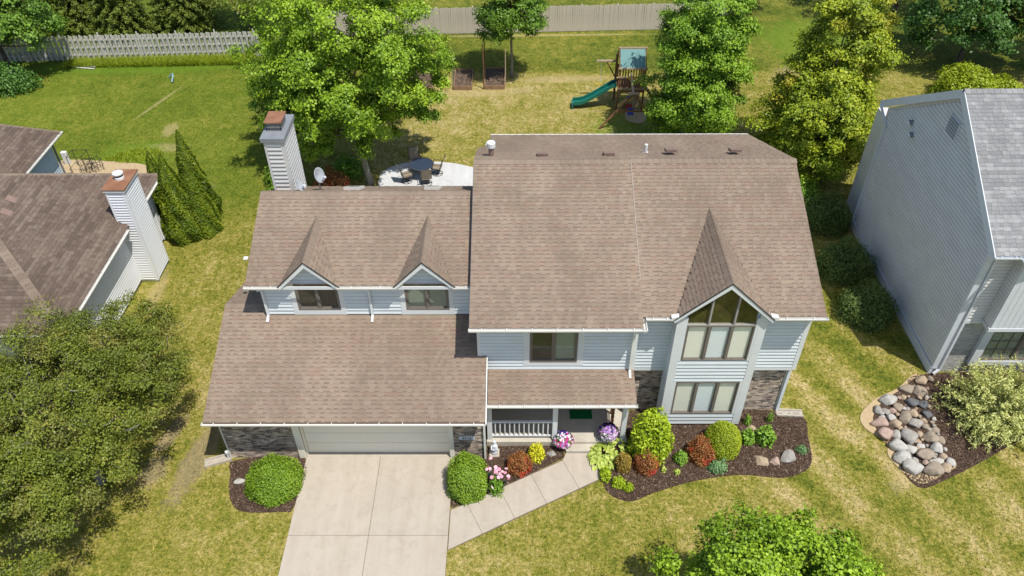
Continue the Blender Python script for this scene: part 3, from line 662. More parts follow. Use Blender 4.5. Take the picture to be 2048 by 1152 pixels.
m_ = MB(); m_.bar((mxs+.008, a_yr-.05, a_zr+.012), (mxs+.008, 19.1, a_z0+ap_*(19.1-a_y0)+.008), .012, .03); m_.build('step_flashing', M_SEAM, mr)
m_ = MB(); m_.box(-1.05, mx1, k_y+.0, k_y+.06, k_z-.09, k_z+.01); m_.build('gutter', M_WHITE, HS)
m_ = MB(); m_.bar((mx1+.002, b_y0, b_z0-.11), (mx1+.002, b_yr, b_zr-.11), .02, .12); m_.bar((mx1+.002, b_yr, b_zr-.11), (mx1+.002, k_y, k_z-.11), .02, .12); m_.bar((mx0-.002, a_y0, a_z0-.11), (mx0-.002, a_yr, a_zr-.11), .02, .12); m_.split('rake_trim', M_TRIM, HS)
gable_roof(bc, bh, byF, byB, bzE, bzR, 'bay_roof', .17)
gutter(HS, (mx0-.02, a_y0, a_z0), (mxs+.10, a_y0, a_z0), (0, -1, 0)); gutter(HS, (mxs+.0, a_y0-.1, a_z0), (mxs+.0, b_y0, a_z0+.005), (1, 0, 0), straps=False); gutter(HS, (mxs+.1, b_y0, b_z0), (bc-bh-.03, b_y0, b_z0), (0, -1, 0)); gutter(HS, (bc+bh+.03, b_y0, b_z0), (mx1+.03, b_y0, b_z0), (0, -1, 0))
m_ = MB(); m_.prism([(bc-bh-.14, 17.78, 5.40), (bc-bh-.14, 17.95, 5.40), (bc-bh+.10, 17.95, 5.46), (bc-bh+.10, 17.78, 5.46)], (0, 0, .07)); m_.prism([(bc+bh-.06, 17.78, 5.46), (bc+bh-.06, 17.95, 5.46), (bc+bh+.18, 17.95, 5.40), (bc+bh+.18, 17.78, 5.40)], (0, 0, .07)); m_.split('gutter_guard', M_WHITE, HS)
m_ = MB(); m_.box(mx0, mxs, a_y0+.005, a_y0+.03, a_z0-.18, a_z0-.07); m_.box(mxs, bc-bh+.02, b_y0+.005, b_y0+.03, b_z0-.18, b_z0-.07); m_.box(bc+bh-.02, mx1, b_y0+.005, b_y0+.03, b_z0-.18, b_z0-.07); m_.split('fascia', M_TRIM, HS)
# walls of the main block
w_ = MB(); w_.box(-1.22, 3.90, 18.2, 18.3, 2.5, 5.3); w_.box(4.0, 9.5, 18.55, 18.65, 2.3, 5.4); w_.prism([(9.44, 18.6, 0), (9.44, 28.6, 0), (9.44, 28.6, 5.3), (9.44, b_yr, b_zr-.12), (9.44, 18.6, 5.4)], (.1, 0, 0)); w_.prism([(-1.22, 18.22, 2.5), (-1.22, 28.6, 2.5), (-1.22, 28.6, 5.3), (-1.22, a_yr, a_zr-.12), (-1.22, 18.22, 5.25)], (.1, 0, 0)); w_.box(-1.1, 9.4, 28.5, 28.6, 0, 5.3); w_.box(3.85, 3.95, 18.3, 19.8, 0, 5.2)
mw = w_.build('main_wall', M_SIDING, HS)
W1 = (.44, 2.02); zb1 = 2.84
boards(mw, (0, 18.1, 0), (1, 0, 0), (0, -1, 0), zb1, 5.16, (-1.16, 3.84), M_SIDING, .155, [(W1[0]-.2, W1[1]+.2, 3.02, 5.2)])
m_ = MB(); m_.box(-1.27, -1.15, 18.06, 18.2, zb1-.12, 5.16); m_.box(3.83, 3.95, 18.06, 18.2, zb1-.12, 5.16)
m_.box(W1[0]-.2, W1[0], 18.065, 18.15, 3.02, 5.16); m_.box(W1[1], W1[1]+.2, 18.065, 18.15, 3.02, 5.16); m_.box(W1[0], W1[1], 18.068, 18.15, 3.02, 3.17); m_.box(W1[0], W1[1], 18.068, 18.15, 4.72, 5.16)
m_.split('trim_board', M_TRIM, mw)
window(HS, (0, 18.1, 0), (1, 0, 0), (0, -1, 0), W1[0], W1[1], 3.18, 4.71, 2, [M_ROOM, M_CURT])
boards(mw, (-1.22, 0, 0), (0, 1, 0), (-1, 0, 0), 2.8, 5.2, lambda z: (18.12, 28.5), M_SIDING, .155)
zs = 2.42
boards(mw, (0, 18.45, 0), (1, 0, 0), (0, -1, 0), zs+.12, 5.30, (3.97, 5.14), M_SIDING, .155); boards(mw, (0, 18.45, 0), (1, 0, 0), (0, -1, 0), zs+.12, 5.30, (7.88, 9.42), M_SIDING, .155)
m_ = MB(); m_.box(9.41, 9.56, 18.415, 18.56, zs, 5.3); m_.box(3.97, 5.12, 18.42, 18.6, zs-.02, zs+.12); m_.box(7.9, 9.41, 18.42, 18.6, zs-.02, zs+.12); m_.split('trim_board', M_TRIM, mw)
boards(mw, (9.52, 0, 0), (0, 1, 0), (1, 0, 0), zs, 5.3, lambda z: (18.58, 28.5), M_SIDING, .155)
bw = MB().box(3.97, 9.40, 18.70, 18.8, 0, 2.5).build('brick_wall', M_MORTAR, HS)
bricks(bw, (0, 18.695, 0), (1, 0, 0), (0, -1, 0), -.05, 2.42, 4.0, 5.1, M_BRICK); bricks(bw, (0, 18.695, 0), (1, 0, 0), (0, -1, 0), -.05, 2.42, 7.92, 9.40, M_BRICK)
MB().box(9.40, 9.43, 18.66, 18.8, 0, 2.45).build('corner_trim', M_WHITE, HS)
# --- bay
bx0, bx1, by = 5.10, 7.92, 17.97
m_ = MB(); m_.prism([(bx0+.02, by+.1, .1), (bx1-.02, by+.1, .1), (bx1-.02, by+.1, 5.5), (bc, by+.1, 6.8), (bx0+.02, by+.1, 5.5)], (0, .55, 0)); bo = m_.build('bay_wall', M_SIDING, HS)
boards(bo, (bx0, 0, 0), (0, 1, 0), (-1, 0, 0), .15, 5.45, (by+.05, 18.6), M_SIDING, .155, depth=.02); boards(bo, (bx1, 0, 0), (0, 1, 0), (1, 0, 0), .15, 5.45, (by+.05, 18.6), M_SIDING, .155, depth=.02)
boards(bo, (0, by, 0), (1, 0, 0), (0, -1, 0), 2.36, 3.36, (bx0+.24, bx1-.24), M_SIDING, .155); boards(bo, (0, by, 0), (1, 0, 0), (0, -1, 0), .12, .66, (bx0+.24, bx1-.24), M_SIDING, .155)
m_ = MB()
for a, b in ((bx0-.02, bx0+.24), (bx1-.24, bx1+.02)): m_.box(a, b, by-.035, by+.1, .10, 5.5)
m_.box(bx0+.24, bx0+.33, by-.03, by+.1, .66, 2.36); m_.box(bx1-.33, bx1-.24, by-.03, by+.1, .66, 2.36); m_.box(bx0+.24, bx0+.32, by-.03, by+.1, 3.36, 5.3); m_.box(bx1-.32, bx1-.24, by-.03, by+.1, 3.36, 5.3)
hh = .15
for sg in (-1, 1):
    a = Vector((bc+sg*1.42, by-.03, bzR-1.42*.9605-.02)); b = Vector((bc, by-.03, bzR-.02)); dn = Vector((0, 0, -hh))
    m_.prism([a, b, b+dn, a+dn*1.2], (0, .12, 0))
m_.split('trim_board', M_TRIM, bo)
wl, wr = bx0+.33, bx1-.33
window(HS, (0, by, 0), (1, 0, 0), (0, -1, 0), wl, wr, 3.40, 4.98, 3, [M_BLIND, M_BLIND2, M_BLIND], name='bay_window', mull=.075, fw=.04, sash=.028)
window(HS, (0, by, 0), (1, 0, 0), (0, -1, 0), wl, wr, .68, 2.33, 3, [M_BLIND, M_BLIND2, M_BLIND], name='bay_window', mull=.075, fw=.04, sash=.028)
top = lambda x: 6.67-.96*abs(x-bc)
m_ = MB(); m_.box(wl, wr, by-.03, by+.08, 4.983, 5.025)
for x in (bc-.40, bc+.40): m_.box(x-.03, x+.03, by-.028, by+.08, 5.025, top(abs(x-bc)-.04+bc)+.02)
for sg in (-1, 1):
    a = Vector((bc+sg*1.36, by-.026, top(bc+1.36))); b = Vector((bc, by-.026, top(bc))); m_.prism([a, b, b+Vector((0, 0, .10)), a+Vector((0, 0, .10))], (0, .1, 0))
gw_ = m_.build('gable_window', M_MULL, HS)
for P in ([(wl+.0, 5.025), (bc-.44, 5.025), (bc-.44, top(bc-.44)), (wl, top(wl))], [(bc-.36, 5.025), (bc+.36, 5.025), (bc+.36, top(bc+.36)), (bc, top(bc)), (bc-.36, top(bc-.36))], [(bc+.44, 5.025), (wr, 5.025), (wr, top(wr)), (bc+.44, top(bc+.44))]):
    m_ = MB(); m_.prism([(x, by+.01, z) for x, z in P], (0, .006, 0)); m_.build('pane', M_GLASS, gw_)
    m_ = MB(); m_.prism([(x, by+.075, z) for x, z in P], (0, .008, 0)); m_.build('dark_interior', M_GREENROOM, gw_)
# --- porch
pp = .296; c, s_ = U(pp); py0, pz0, px0, px1 = 16.85, 2.47, -.94, 3.95
po = deck(HS, 'porch_roof', [[(px0, py0, pz0), (px1, py0, pz0), (px1, 18.1, pz0+pp*1.25), (px0, 18.1, pz0+pp*1.25)]], M_CAP)
add_poly_roof(SH, po, (px0, py0, pz0), (1, 0, 0), (0, c, s_), [(0, 0), (px1-px0, 0), (px1-px0, 1.25/c), (0, 1.25/c)])
gutter(HS, (px0-.02, py0, pz0), (px1+.03, py0, pz0), (0, -1, 0))
m_ = MB(); m_.box(-1.0, 3.9, 16.9, 19.6, 2.26, 2.36); m_.build('porch_ceiling', M_TRIM, HS)
m_ = MB(); m_.box(-1.05, 3.82, 17.08, 17.32, 2.2, 2.4); m_.build('porch_beam', M_TRIM, HS)
pf = MB().box(-1.03, 3.85, 17.04, 19.6, -.1, .26).build('porch_floor', M_PORCH, HS, bevel=.015)
MB().box(1.72, 2.76, 16.73, 17.04, 0, .15).build('porch_step', M_PORCH, HS, bevel=.015)
for x in (-.98, 1.26, 3.62): MB().box(x-.02, x+.15, 17.12, 17.29, .26, 2.3).build('porch_post', M_TRIM, HS, bevel=.01)
pr = MB().box(-.83, 1.24, 17.165, 17.235, 1.12, 1.18).build('railing', M_TRIM, HS); MB().box(-.83, 1.24, 17.175, 17.225, .38, .44).build('bottom_rail', M_TRIM, pr)
for i in range(12): x = -.72+i*.165; MB().box(x-.02, x+.02, 17.18, 17.22, .44, 1.12).build('baluster', M_TRIM, pr)
pb = MB().box(-1.0, 3.9, 19.62, 19.72, 0, 2.5).build('brick_wall', M_MORTAR, HS); bricks(pb, (0, 19.62, 0), (1, 0, 0), (0, -1, 0), .26, 2.3, -1.0, 1.75, M_BRICK); bricks(pb, (0, 19.62, 0), (1, 0, 0), (0, -1, 0), .26, 2.3, 2.75, 3.85, M_BRICK)
fd = MB().box(1.8, 2.7, 19.58, 19.62, .28, 2.28).build('front_door', M_FRAME, HS); MB().lathe((1.9, 19.55, 1.2), [(.01, 0), (.035, .02), (.035, .05), (.01, .07)], 8).build('handle', M_METAL, fd)
tr = thing('trellis', 'dark wooden lattice trellis standing at the porch end behind the flower pot', 'trellis', (3.42, 17.9, .26))
m_ = MB()
for k in range(3): m_.bar((3.34+.03*k, 17.45+.42*k, .26), (3.34+.03*k, 17.45+.42*k, 2.1), .05, .05)
m_.build('post', M_CEDAR, tr); 
for k in range(8): MB().bar((3.36, 17.42, .5+k*.2), (3.42, 18.32, .5+k*.2), .035, .03).build('slat', M_CEDAR, tr)
# --- chimney
cx0, cx1, cy0, cy1, cz = -8.56, -7.90, 23.3, 24.8, 8.50
ch = MB().box(cx0+.05, cx1-.05, cy0+.05, cy1-.05, 0, cz).build('chimney', M_CHIM, HS)
boards(ch, (0, cy0, 0), (1, 0, 0), (0, -1, 0), 5.9, cz, (cx0+.09, cx1-.09), M_CHIM, .16, depth=.03, lip=.05); boards(ch, (cx1, 0, 0), (0, 1, 0), (1, 0, 0), 5.3, cz, (cy0+.09, cy1-.09), M_CHIM, .16, depth=.03, lip=.05)
m_ = MB()
for x in (cx0, cx1-.09): m_.box(x, x+.09, cy0-.03, cy0+.09, 4, cz); m_.box(x+(0 if x < -8.2 else .045), x+(.045 if x < -8.2 else .12), cy0-.029, cy0+.1, 4, cz-.001)
m_.box(cx1-.02, cx1+.03, cy1-.09, cy1, 4, cz-.002); m_.split('corner_trim', M_CHIM, ch)
m_ = MB(); m_.box(cx0-.08, cx1+.08, cy0-.09, cy1+.09, cz, cz+.17); m_.build('chimney_cap', M_FLASH, ch, bevel=.012)
m_ = MB(); x0, x1, y0, y1 = cx0+.08, cx1-.10, 23.72, 24.42; zt = cz+.17
for k in range(9):
    m_.bar((x0+(x1-x0)*k/8, y0, zt), (x0+(x1-x0)*k/8, y0, zt+.30), .012, .012); m_.bar((x1, y0+(y1-y0)*k/8, zt), (x1, y0+(y1-y0)*k/8, zt+.30), .012, .012); m_.bar((x0, y0+(y1-y0)*k/8, zt), (x0, y0+(y1-y0)*k/8, zt+.30), .012, .012)
for z in (zt+.01, zt+.15, zt+.29): m_.bar((x0, y0, z), (x1, y0, z), .02, .03); m_.bar((x1, y0, z), (x1, y1, z), .02, .03); m_.bar((x0, y0, z), (x0, y1, z), .02, .03)
m_.build('spark_cage', M_METAL, ch); MB().box(x0+.08, x1-.08, y0+.1, y1-.1, zt, zt+.16).build('flue', M_METAL, ch); MB().box(x0-.06, x1+.06, y0-.05, y1+.05, zt+.31, zt+.35).build('cover', M_RUST, ch)
# --- roof furniture on the main house
def zb(y): return a_zr-(a_zr-k_z)*(y-a_yr)/(k_y-a_yr)
x, y = G(983, 320, 7.15)[:2]; z = zb(y)
vo = MB().lathe((x, y, z-.05), [(.17, 0), (.17, .06), (.10, .10), (.10, .42)], 12).build('roof_vent_pipe', M_RUSTV, HS, smooth=False); MB().lathe((x, y, z+.36), [(.10, 0), (.15, .03), (.155, .2), (.14, .22)], 14).build('vent_hood', M_PVC, vo)
x, y = G(1291, 304, 7.1)[:2]; MB().lathe((x, y, zb(y)-.05), [(.12, 0), (.12, .06), (.06, .09), (.06, .40)], 10).build('plumbing_vent', M_PVC, HS)
for u, v in ((1085, 319), (1217, 317), (1340, 312), (1468, 311)):
    x, y = G(u, v, 7.15)[:2]; z = zb(y) if x < mxs else zb(y)+.09; sl_ = -.39
    m_ = MB(); m_.prism([(x-.19, y-.17, z+.07+.03), (x-.19, y-.17, z+.20), (x-.19, y+.22, z+.06), (x-.19, y+.22, z-.07)], (.38, 0, 0)); m_.build('box_vent', M_RUSTV, HS)
for x in (-6.1, -3.25):
    y = 23.35; z = uzr-ub*(y-uyr); m_ = MB(); m_.prism([(x, y-.12, z+.10), (x, y-.12, z+.22), (x, y+.8, z-.33), (x, y+.8, z-.45)], (.55, 0, 0)); sk = m_.build('skylight', M_WHITE, HS); m_ = MB(); m_.prism([(x+.06, y, z+.155), (x+.06, y, z+.165), (x+.06, y+.72, z-.265), (x+.06, y+.72, z-.275)], (.43, 0, 0)); m_.build('pane', M_GLASS, sk)
MB().box(-9.0, -8.86, 20.1, 20.25, uz0+up_*.95, uz0+up_*.95+.03).build('rake_patch', M_WHITE, HS)
def dish(label, base, h, r, face, big=True):
    t = thing('satellite_dish', label, 'satellite dish', base, 'satellite dishes behind the upper roof ridge' if False else None)
    b = Vector(base); f = Vector(face).normalized(); m_ = MB(); m_.tube([b, b+Vector((0, 0, h))], .025, 8); m_.build('mast', M_METAL, t)
    c0 = b+Vector((0, 0, h+r*.5)); a = f.cross(Vector((0, 0, 1))).normalized(); u = a.cross(f); V = []; F = []; n = 18
    for i in range(5):
        rr = r*i/4
        for k in range(n): th = 6.2832*k/n; V.append(c0+a*math.cos(th)*rr*.9+u*math.sin(th)*rr*1.05+f*(rr*rr*.35/r))
    for i in range(4):
        for k in range(n): F.append((i*n+k, i*n+(k+1) % n, (i+1)*n+(k+1) % n, (i+1)*n+k))
    m_ = MB(); m_.add(V, F); o = m_.build('reflector', M_DISH, t, smooth=True); sm = o.modifiers.new('s', 'SOLIDIFY'); sm.thickness = .012
    tip = c0+f*r*1.15-u*r*.35; m_ = MB(); m_.tube([c0-u*r*.95, tip], .014, 6); m_.build('arm', M_METAL, t); MB().tube([tip, tip-f*.10], [.045, .03], 10).build('feed_horn', M_STATUE, t)
x, y, z = GY(641, 378, 23.6); dish('round grey satellite dish on a pole behind the upper roof ridge', (x, 23.6, uzr-ub*(23.6-uyr)), .50, .27, (.75, -.35, .3))
dish('small white satellite dish beside the foot of the sided chimney', (-7.62, 23.1, uzr-ub*(23.1-uyr)), .12, .2, (.75, -.2, .5))
downspout(HS, [(3.80, 17.5, 5.15), (3.80, 17.98, 4.9), (3.80, 17.98, 2.9), (3.80, 17.75, 2.75)], M_WHITE)
finish_shingles(HS, SH, [M_SHINGLE])
# ================================================================ NEIGHBOUR ON THE RIGHT
RN = thing('house', 'grey neighbouring house with light grey shingle roof and tall windowless sided gable wall', 'house', (15.8, 25, 0))
RS = []
rp = .627; c, s_ = U(rp); ry0, rz0, ryr = 20.05, 6.09, 25.25; rzr = rz0+rp*(ryr-ry0); rx0 = 15.66
rr = deck(RN, 'roof', [[(rx0, ry0, rz0), (28, ry0, rz0), (28, ryr, rzr), (rx0, ryr, rzr)], [(rx0, ryr, rzr), (28, ryr, rzr), (28, 30.55, rz0), (rx0, 30.55, rz0)]], M_RSH)
gvx, gvh, gvz = 18.55, 1.95, 7.35
gyB = ry0+(gvz-rz0)/rp
add_poly_roof(RS, rr, (rx0, ry0, rz0), (1, 0, 0), (0, c, s_), [(0, 0), (gvx-gvh-rx0, 0), (gvx-rx0, (gyB-ry0)/c), (gvx+gvh-rx0, 0), (7.2, 0), (7.2, (ryr-ry0)/c), (0, (ryr-ry0)/c)], plain=True)
gable_roof(gvx, gvh, 19.55, gyB, rz0-.02, gvz, 'front_gable_roof', .2, True, RN, RS, M_RSH, M_RTRIM)
ridge(rr, (rx0, ryr, rzr), (24, ryr, rzr), M_RSH, .17, .1)
m_ = MB(); m_.bar((rx0-.012, ry0-.03, rz0-.16), (rx0-.012, ryr, rzr-.16), .03, .30); m_.bar((rx0-.016, ryr, rzr-.16), (rx0-.016, 30.6, rz0-.16), .03, .30); m_.split('rake_trim', M_RTRIM, RN)
gutter(RN, (rx0-.03, ry0, rz0), (gvx-gvh-.02, ry0, rz0), (0, -1, 0), M_RTRIM); gutter(RN, (gvx-gvh, 19.55, rz0-.02), (gvx-gvh, ry0, rz0-.02), (-1, 0, 0), M_RTRIM, straps=False)
rw = MB(); rw.prism([(15.82, 20.52, 0), (15.82, 29.85, 0), (15.82, 30.2, 5.95), (15.82, ryr, rzr-.15), (15.82, 20.52, 6.05)], (.2, 0, 0)); rw.box(15.9, 24, 20.62, 20.75, 0, 6.05); rw.box(15.9, 24, 29.7, 29.8, 0, 6.05)
rw = rw.build('gable_wall', M_RSID, RN)
def rspan(z):
    if z < 5.95: return (20.53, 29.85)
    d = (z-5.95)/rp; return (20.54+d, 29.9-d)
boards(rw, (15.8, 0, 0), (0, 1, 0), (-1, 0, 0), .42, 9.05, rspan, M_RSID, .15, depth=.02, lip=.05, edge=.034)
MB().box(15.70, 15.83, 20.45, 29.9, -.05, .40).build('foundation', M_RTRIM, RN)
m_ = MB(); m_.box(15.74, 15.98, 20.43, 20.53, .3, 6.0); m_.split('corner_trim', M_RTRIM, RN)
downspout(RN, [(16.05, 20.0, 5.98), (16.04, 20.40, 5.7), (16.04, 20.40, .3), (15.8, 20.3, .15)], M_RTRIM, .085)
downspout(RN, [(15.6, 30.5, 5.95), (15.72, 29.75, 5.4), (15.72, 29.75, .3)], M_RTRIM, .085)
boards(rw, (0, 20.5, 0), (1, 0, 0), (0, -1, 0), 2.75, 6.0, (15.99, 16.74), M_RSID, .145)
bricks(rw, (0, 20.56, 0), (1, 0, 0), (0, -1, 0), 0, 2.66, 16.0, 22., M_RBRICK, [(17.2, 21, .7, 2.7)])
m_ = MB(); m_.box(16.0, 17.0, 20.46, 20.6, 2.64, 2.76); m_.split('trim_board', M_RTRIM, RN)
rb = MB().box(16.76, 21.5, 20.02, 20.62, 2.72, 6.06).build('bay_wall', M_RTRIM, RN)
for i in range(23): x = 16.76+i*.206; MB().box(x+.006, x+.200, 19.985, 20.03, 2.86, 6.05).build('siding_board', M_RTRIM, rb)
MB().box(16.70, 21.6, 19.96, 20.6, 2.70, 2.85).build('trim_board', M_RTRIM, rb)
boards(rb, (16.75, 0, 0), (0, 1, 0), (-1, 0, 0), 2.86, 6.0, (20.04, 20.6), M_RSID, .145, depth=.01)
m_ = MB(); m_.box(17.02, 17.32, 20.40, 20.62, .5, 2.7); m_.box(17.32, 21.4, 20.40, 20.62, .5, .72); m_.split('trim_board', M_RTRIM, RN)
rwn = window(RN, (0, 20.47, 0), (1, 0, 0), (0, -1, 0), 17.33, 19.9, .74, 2.66, 2, M_CURT, mull=.12)
m_ = MB()
for a, b in ((17.42, 18.55), (18.69, 19.82)):
    for k in range(1, 3): x = a+(b-a)*k/3; m_.box(x-.014, x+.014, 20.485, 20.50, .82, 2.58)
    for k in range(1, 4): z = .82+1.76*k/4; m_.box(a, b, 20.484, 20.499, z-.014, z+.014)
m_.split('muntin', M_FRAME, rwn)
lv = MB().box(15.72, 15.80, 24.75, 25.55, 7.55, 8.25).build('gable_louvre', M_RTRIM, RN)
for k in range(6): m_ = MB(); z = 7.6+k*.11; m_.prism([(15.715, 24.8, z), (15.70, 24.8, z), (15.715, 24.8, z+.07)], (0, .7, 0)); m_.build('slat', M_FLASH, lv)
for (y, z) in ((27.9, 6.55), (27.55, 6.2)):
    m_ = MB(); m_.tube([(15.80, y, z), (15.62, y, z)], .10, 12); o = m_.build('vent_hood', M_FLASH, RN); MB().tube([(15.62, y, z), (15.57, y, z-.02)], [.13, .09], 12).build('flap', M_RTRIM, o)
MB().box(16.1, 22, 29.85, 31.6, 0, 5.2).build('rear_extension', M_RSID, RN)
MB().box(19.2, 19.9, 25.35, 25.7, 9.2, 9.48).build('roof_vent', M_RTRIM, RN)
finish_shingles(RN, RS, [M_RSH], 280)
# ================================================================ NEIGHBOUR ON THE LEFT
LN = thing('house', 'low white-sided neighbouring house with dark mottled brown hip roof and tall sided chimney', 'house', (-20, 24, 0))
LS = []
lx, ly0, ly1, lz = -15.85, 19.55, 29.7, 3.05; A = (-21.6, 25.3, 5.93); lp = (A[2]-lz)/(lx-A[0]); c, s_ = U(lp)
lr = deck(LN, 'roof', [[(lx, ly0, lz), (lx, ly1, lz), A], [(-27.4, ly0, lz), (lx, ly0, lz), A], [(lx, ly1, lz), (-27.4, ly1, lz), A], [(-27.4, ly1, lz), (-27.4, ly0, lz), A]], M_LCAP)
Tt = (lx-A[0])/c
add_poly_roof(LS, lr, (lx, ly0, lz), (0, 1, 0), (-c, 0, s_), [(0, 0), (ly1-ly0, 0), (A[1]-ly0, Tt)], plain=True)
q = (A[2]-lz)/(A[1]-ly0); c2, s2 = U(q)
add_poly_roof(LS, lr, (-27.4, ly0, lz), (1, 0, 0), (0, c2, s2), [(2.5, 0), (lx+27.4, 0), (A[0]+27.4, (A[1]-ly0)/c2), (A[0]+27.0, (A[1]-ly0)/c2)], plain=True)
ridge(lr, (lx, ly0, lz), A, M_LCAP, .17, .05, .25); ridge(lr, (lx, ly1, lz), A, M_LCAP, .17, .08, .25)
gutter(LN, (lx, ly0, lz), (lx, 25.6, lz), (1, 0, 0)); gutter(LN, (lx, 27.45, lz), (lx, ly1, lz), (1, 0, 0)); gutter(LN, (-27, ly0, lz), (lx, ly0, lz), (0, -1, 0))
lw = MB().box(-27, -16.32, 20.0, 29.2, 0, 3.0).build('wall', M_LSID, LN)
boards(lw, (-16.25, 0, 0), (0, 1, 0), (1, 0, 0), .2, 2.98, (20.1, 28.75), M_LSID, .13, depth=.06)
boards(lw, (0, 20.0, 0), (1, 0, 0), (0, -1, 0), .2, 2.98, (-26.9, -16.3), M_LSID, .13, depth=.01)
m_ = MB(); m_.box(-16.36, -16.2, 28.72, 28.85, .1, 3.0); m_.box(-16.36, -16.2, 19.96, 20.1, .1, 3.0); m_.split('corner_trim', M_LSID, LN)
lc = MB().box(-16.3, -15.58, 25.93, 27.22, 0, 4.72).build('chimney', M_LSID, LN)
boards(lc, (0, 25.9, 0), (1, 0, 0), (0, -1, 0), .15, 4.72, (-16.2, -15.6), M_LSID, .13, depth=.02, lip=.04); boards(lc, (-15.55, 0, 0), (0, 1, 0), (1, 0, 0), .15, 4.72, (26.0, 27.18), M_LSID, .13, depth=.02, lip=.04)
m_ = MB(); m_.box(-15.62, -15.51, 25.86, 25.99, .1, 4.72); m_.box(-16.28, -16.2, 25.86, 25.95, .1, 4.72); m_.box(-15.6, -15.52, 27.16, 27.27, .1, 4.72); m_.split('corner_trim', M_LSID, lc)
MB().box(-16.34, -15.46, 25.82, 27.3, 4.70, 4.80).build('cap_rim', M_WHITE, lc); MB().box(-16.36, -15.44, 25.80, 27.32, 4.80, 4.84).build('rust_cap', M_RUST, lc)
MB().lathe((-15.93, 26.65, 4.84), [(.19, 0), (.19, .10), (.17, .12), (.17, .20), (.21, .22), (.21, .27), (.17, .3), (.05, .34), (.0, .35)], 20).build('flue', M_PVC, lc)
MB().lathe((-15.93, 26.65, 4.96), [(.176, 0), (.176, .09)], 20).build('flue_gap', M_BLACK, lc)
for (u, v) in ((14, 382), (2, 405)):
    x, y, z = G(u, v, 5.3); z = lz+lp*(lx-x); o = MB(); o.prism([(x-.15, y-.15, z-.02), (x-.15, y-.15, z+.13), (x+.15, y-.15, z-.02), (x+.19, y-.15, z-.08)], (0, .3, 0)); o.build('box_vent', M_RUSTV, LN)
# rear wing
wx = -21.95
A2 = (-25.6, 31.4, 4.95); p2 = (A2[2]-3.05)/(wx-A2[0]); c, s_ = U(p2)
wr_ = deck(LN, 'wing_roof', [[(wx, 27.5, 3.05), (wx, 33.4, 3.05), A2, (-25.6, 27.5, 4.95)], [(wx, 33.4, 3.05), (-29, 33.4, 3.05), (-29, 31.4, 4.95), A2]], M_LCAP)
add_poly_roof(LS, wr_, (wx, 27.5, 3.05), (0, 1, 0), (-c, 0, s_), [(0, 0), (5.9, 0), (3.9, (wx-A2[0])/c), (0, (wx-A2[0])/c)], plain=True)
ridge(wr_, (wx, 33.4, 3.05), A2, M_LCAP, .17, .08, .25); gutter(LN, (wx, 27.6, 3.05), (wx, 33.45, 3.05), (1, 0, 0))
ww = MB().box(-29, -22.4, 27.5, 32.9, 0, 2.98).build('wall', M_LWALL, LN); boards(ww, (-22.35, 0, 0), (0, 1, 0), (1, 0, 0), .1, 2.98, (27.5, 32.85), M_LWALL, .13, depth=.06)
downspout(LN, [(-22.3, 32.95, 2.9), (-22.3, 32.95, .2)], M_FLASH, .08)
finish_shingles(LN, LS, [M_LSH], 280)
# ================================================================ FENCES
def fence(label, p, q, h, mat, pitch, w_, both, posts, dogear=False):
    p, q = Vector(p), Vector(q); d = q-p; L = d.length; d.normalize(); nn = Vector((d.y, -d.x, 0))
    root = thing('fence', label, 'fence', tuple(p)); ang = math.atan2(d.y, d.x); meshes = []
    for k in range(4):
        hh = h+(k-1.5)*.012; m_ = MB(); e = .03 if dogear else .012
        m_.prism([(-w_/2, -.01, 0.03), (w_/2, -.01, 0.03), (w_/2, -.01, hh-e), (w_/2-e, -.01, hh), (-w_/2+e, -.01, hh), (-w_/2, -.01, hh-e)], (0, .02, 0))
        me = bpy.data.meshes.new('picket'); me.from_pydata(m_.v, [], m_.f); me.materials.append(mat); meshes.append(me)
    n = int(L/pitch)
    for i in range(n):
        o = link_mesh('picket', meshes[rnd.randrange(4)], root); off = nn*(.045 if (not both or i % 2 == 0) else -.045)
        o.location = d*(i+.5)*pitch+off; o.rotation_euler = (rnd.uniform(-.012, .012), rnd.uniform(-.012, .012), ang+rnd.uniform(-.015, .015))
    m_ = MB()
    for z in (.35, h*.52, h-.3): m_.bar(p+Vector((0, 0, z)), q+Vector((0, 0, z)), .04, .09)
    m_.build('rail', mat, root)
    k = 0.
    while k <= L:
        b = p+d*k-nn*.02; m_ = MB(); m_.box(b.x-.045, b.x+.045, b.y-.045, b.y+.045, 0, h+.04); 
        if both: m_.lathe((b.x, b.y, h+.04), [(.05, 0), (.02, .03), (.05, .07), (.045, .11), (.01, .15)], 8)
        m_.build('post', mat, root); k += posts
    return root
fence('weathered silver picket fence with gaps between boards along the left rear lawn', (-36, 47.2, 0), (-16.3, 48.25, 0), 1.62, M_WOODG, .165, .135, True, 2.42)
fence('solid tan board fence running behind the raised garden beds', (-12.5, 51.15, 0), (15.0, 52.3, 0), 1.80, M_WOODW, .146, .14, False, 2.42, True)
